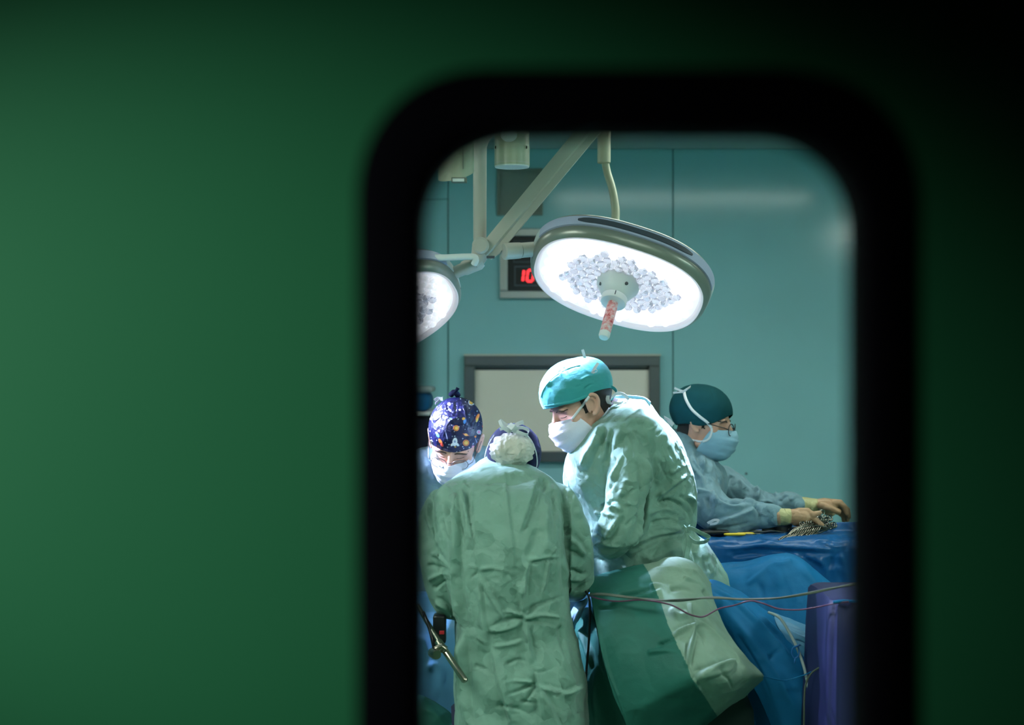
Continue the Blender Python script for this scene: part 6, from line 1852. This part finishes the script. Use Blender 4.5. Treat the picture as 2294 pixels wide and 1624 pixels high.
# yellow handled pencils
for i, (a, b, c_, d, l) in enumerate(((1622, 4.595, 1670, 4.60, 'yellow-handled diathermy pencil nearest the surgeon\'s gown'), (1650, 4.61, 1690, 4.615, 'second yellow-tipped pencil lying farther back on the table'))):
    p, q = on_table(a, b, .004), on_table(c_, d, .004)
    t = thing('diathermy_pencil', l, 'pencil', p)
    mb = MB(); tube(mb, [p, p + (q - p) * .1, p + (q - p) * .9, q], [.003, .0045, .0045, .002], 10); obj('handle', mb, M['yellow'], t)
    mb = MB(); tube(mb, [p + (q - p) * .98, q + (q - p) * .5], .0014, 8); obj('blade', mb, M['chrome'], t)
for i, (a, b, c_, d, l) in enumerate(((1700, 4.68, 1760, 4.67, 'dark flat steel instrument in front of the bowl'), (1668, 4.66, 1716, 4.68, 'dark slender steel instrument at the back of the table'))):
    p, q = on_table(a, b, .003), on_table(c_, d, .003)
    tag(obj('retractor_blade', ribbon(MB(), [p, (p + q) / 2 + Vector((0, 0, .004)), q], .012, .002, side=(0, 1, 0), k=4), M['bronze']), l, 'instrument')
p = on_table(1600, 4.60, .008)
tag(obj('black_case', box(MB(), (p.x - .05, p.y, p.z - .006), (p.x + .05, p.y + .06, p.z + .006), .004), M['black']), 'flat black tray at the left end of the instrument table', 'tray')

# ---- retractor rod on the left
t = thing('table_retractor', 'polished steel retractor rod with a clamp, left of the assistant', 'retractor', at(985, 1450, 3.92))
Yr = 3.90
mb = MB(); tube(mb, [at(936, 1355, 4.02), at(955, 1390, 3.98), at(990, 1448, 3.92)], [.006, .0065, .008], 14); tube(mb, [at(985, 1440, 3.925), at(1041, 1524, 3.84), at(1042.5, 1527, 3.838)], [.0095, .0095, .007], 18)
obj('rod', mb, M['bronze'], t, smooth='auto')
mb = MB(); tube(mb, [at(948, 1370, 3.97), at(960, 1400, 3.96), at(966, 1420, 3.95), at(974, 1458, 3.92)], .005, 10); obj('side_bar', mb, M['black'], t)
mb = MB(); tube(mb, [at(970, 1462, 3.90), at(976, 1466, 3.87), at(979, 1467, 3.86)], [.014, .014, .012], 20); tube(mb, [at(976, 1455, 3.9), at(990, 1448, 3.9), at(998, 1455, 3.9)], .010, 14)
obj('clamp_knob', mb, M['bronze'], t, smooth='auto')
mb = MB(); tube(mb, [at(982, 1438, 3.92), at(994, 1456, 3.9)], .0115, 16); obj('collar', mb, M['bronze'], t, smooth='auto')
q = at(985, 1400, 4.02)
mb = MB(); box(mb, (q.x - .018, q.y - .02, q.z - .05), (q.x + .018, q.y + .03, q.z + .03), .006)
t2 = thing('rail_clamp', 'black plastic rail clamp behind the steel rod', 'clamp', q - Vector((0, 0, .05)))
obj('housing', mb, M['black'], t2)
mb = MB(); box(mb, (q.x + .000, q.y - .024, q.z - .022), (q.x + .014, q.y - .018, q.z - .012), .001); obj('red_tab', mb, M['led_off'] if 'led_off' in M else M['black'], t2)

# ---- cables
def cable(name, pts, r, m, label):
    mb = MB(); tube(mb, [at(*p) for p in pts], r, 10, k=8)
    return tag(obj(name, mb, m), label, 'cable')


cable('grey_cable', [(1318, 1333, 4.05), (1350, 1332, 3.97), (1400, 1338, 3.92), (1450, 1342, 3.90), (1520, 1346, 3.89), (1590, 1338, 3.90), (1660, 1342, 3.9), (1740, 1340, 3.85), (1800, 1332, 3.82), (1850, 1322, 3.8), (1910, 1308, 3.78), (1960, 1298, 3.78)], .0028, M['cable_grey'], 'grey cable running across the green drape to the right edge')
cable('grey_cable', [(1322, 1330, 4.06), (1355, 1330, 3.97), (1410, 1337, 3.915), (1470, 1345, 3.89), (1530, 1342, 3.885), (1595, 1340, 3.895), (1670, 1343, 3.895), (1745, 1339, 3.845), (1810, 1328, 3.815), (1860, 1318, 3.795), (1915, 1310, 3.77), (1965, 1302, 3.77)], .0022, M['cable_grey'], 'thinner grey cable twisted along the first one over the drapes')
cable('plum_cable', [(1320, 1334, 4.05), (1345, 1342, 3.97), (1385, 1347, 3.92), (1440, 1344, 3.90), (1500, 1354, 3.87), (1540, 1374, 3.87), (1562, 1381, 3.87), (1580, 1380, 3.88), (1610, 1364, 3.9), (1645, 1356, 3.9), (1680, 1346, 3.88), (1710, 1352, 3.86), (1745, 1364, 3.84), (1790, 1366, 3.81), (1830, 1360, 3.78), (1868, 1352, 3.73), (1900, 1348, 3.70)], .0022, M['cable_plum'], 'plum-coloured cable dipping in waves across the drapes')
cable('black_cable', [(1312, 1325, 4.08), (1320, 1340, 4.06), (1321, 1380, 4.06), (1319, 1440, 4.06), (1314, 1500, 4.06), (1309, 1580, 4.06), (1306, 1680, 4.06)], .0035, M['black'], 'black cable hanging straight down beside the green gown')
cable('thin_cable', [(1700, 1512, 3.93), (1722, 1518, 3.96), (1758, 1524, 3.99), (1790, 1516, 3.99), (1815, 1506, 3.96), (1835, 1493, 3.90), (1855, 1484, 3.84), (1880, 1478, 3.8)], .0018, M['drape_blue'], 'thin blue-grey cable sagging right of the drape\'s corner')
cable('thin_cable', [(1800, 1700, 3.95), (1801, 1620, 3.94), (1802, 1560, 3.93), (1806, 1530, 3.92), (1818, 1508, 3.90), (1838, 1494, 3.86), (1860, 1482, 3.82), (1885, 1474, 3.79)], .0026, M['cable_grey'], 'grey cable dropping from the cart to the frame\'s bottom')
t = cable('suction_tube', [(1722, 1372, 4.10), (1738, 1378, 4.06), (1752, 1390, 4.05), (1770, 1420, 4.04), (1785, 1450, 4.02), (1800, 1490, 4.0), (1807, 1520, 3.99), (1815, 1560, 3.99), (1830, 1620, 3.99), (1845, 1700, 3.99)], .0042, M['tube'], 'clear suction tube curving down over the blue drape')
t['category'] = 'tube'
t = thing('tube_clip', 'looped blue plastic clip on the clear tube', 'clip', at(1783, 1455, 4.0))
mb = MB(); tube(mb, [at(x, y, 4.005) for x, y in ((1786, 1446), (1776, 1452), (1774, 1464), (1780, 1474), (1788, 1470), (1790, 1458), (1786, 1446))], .0022, 8, k=4)
tube(mb, [at(1781, 1474, 4.005), at(1780, 1486, 4.005)], .0022, 8); tube(mb, [at(1779, 1450, 4.0), at(1793, 1444, 3.995)], .003, 8)
obj('loop', mb, M['clip'], t)
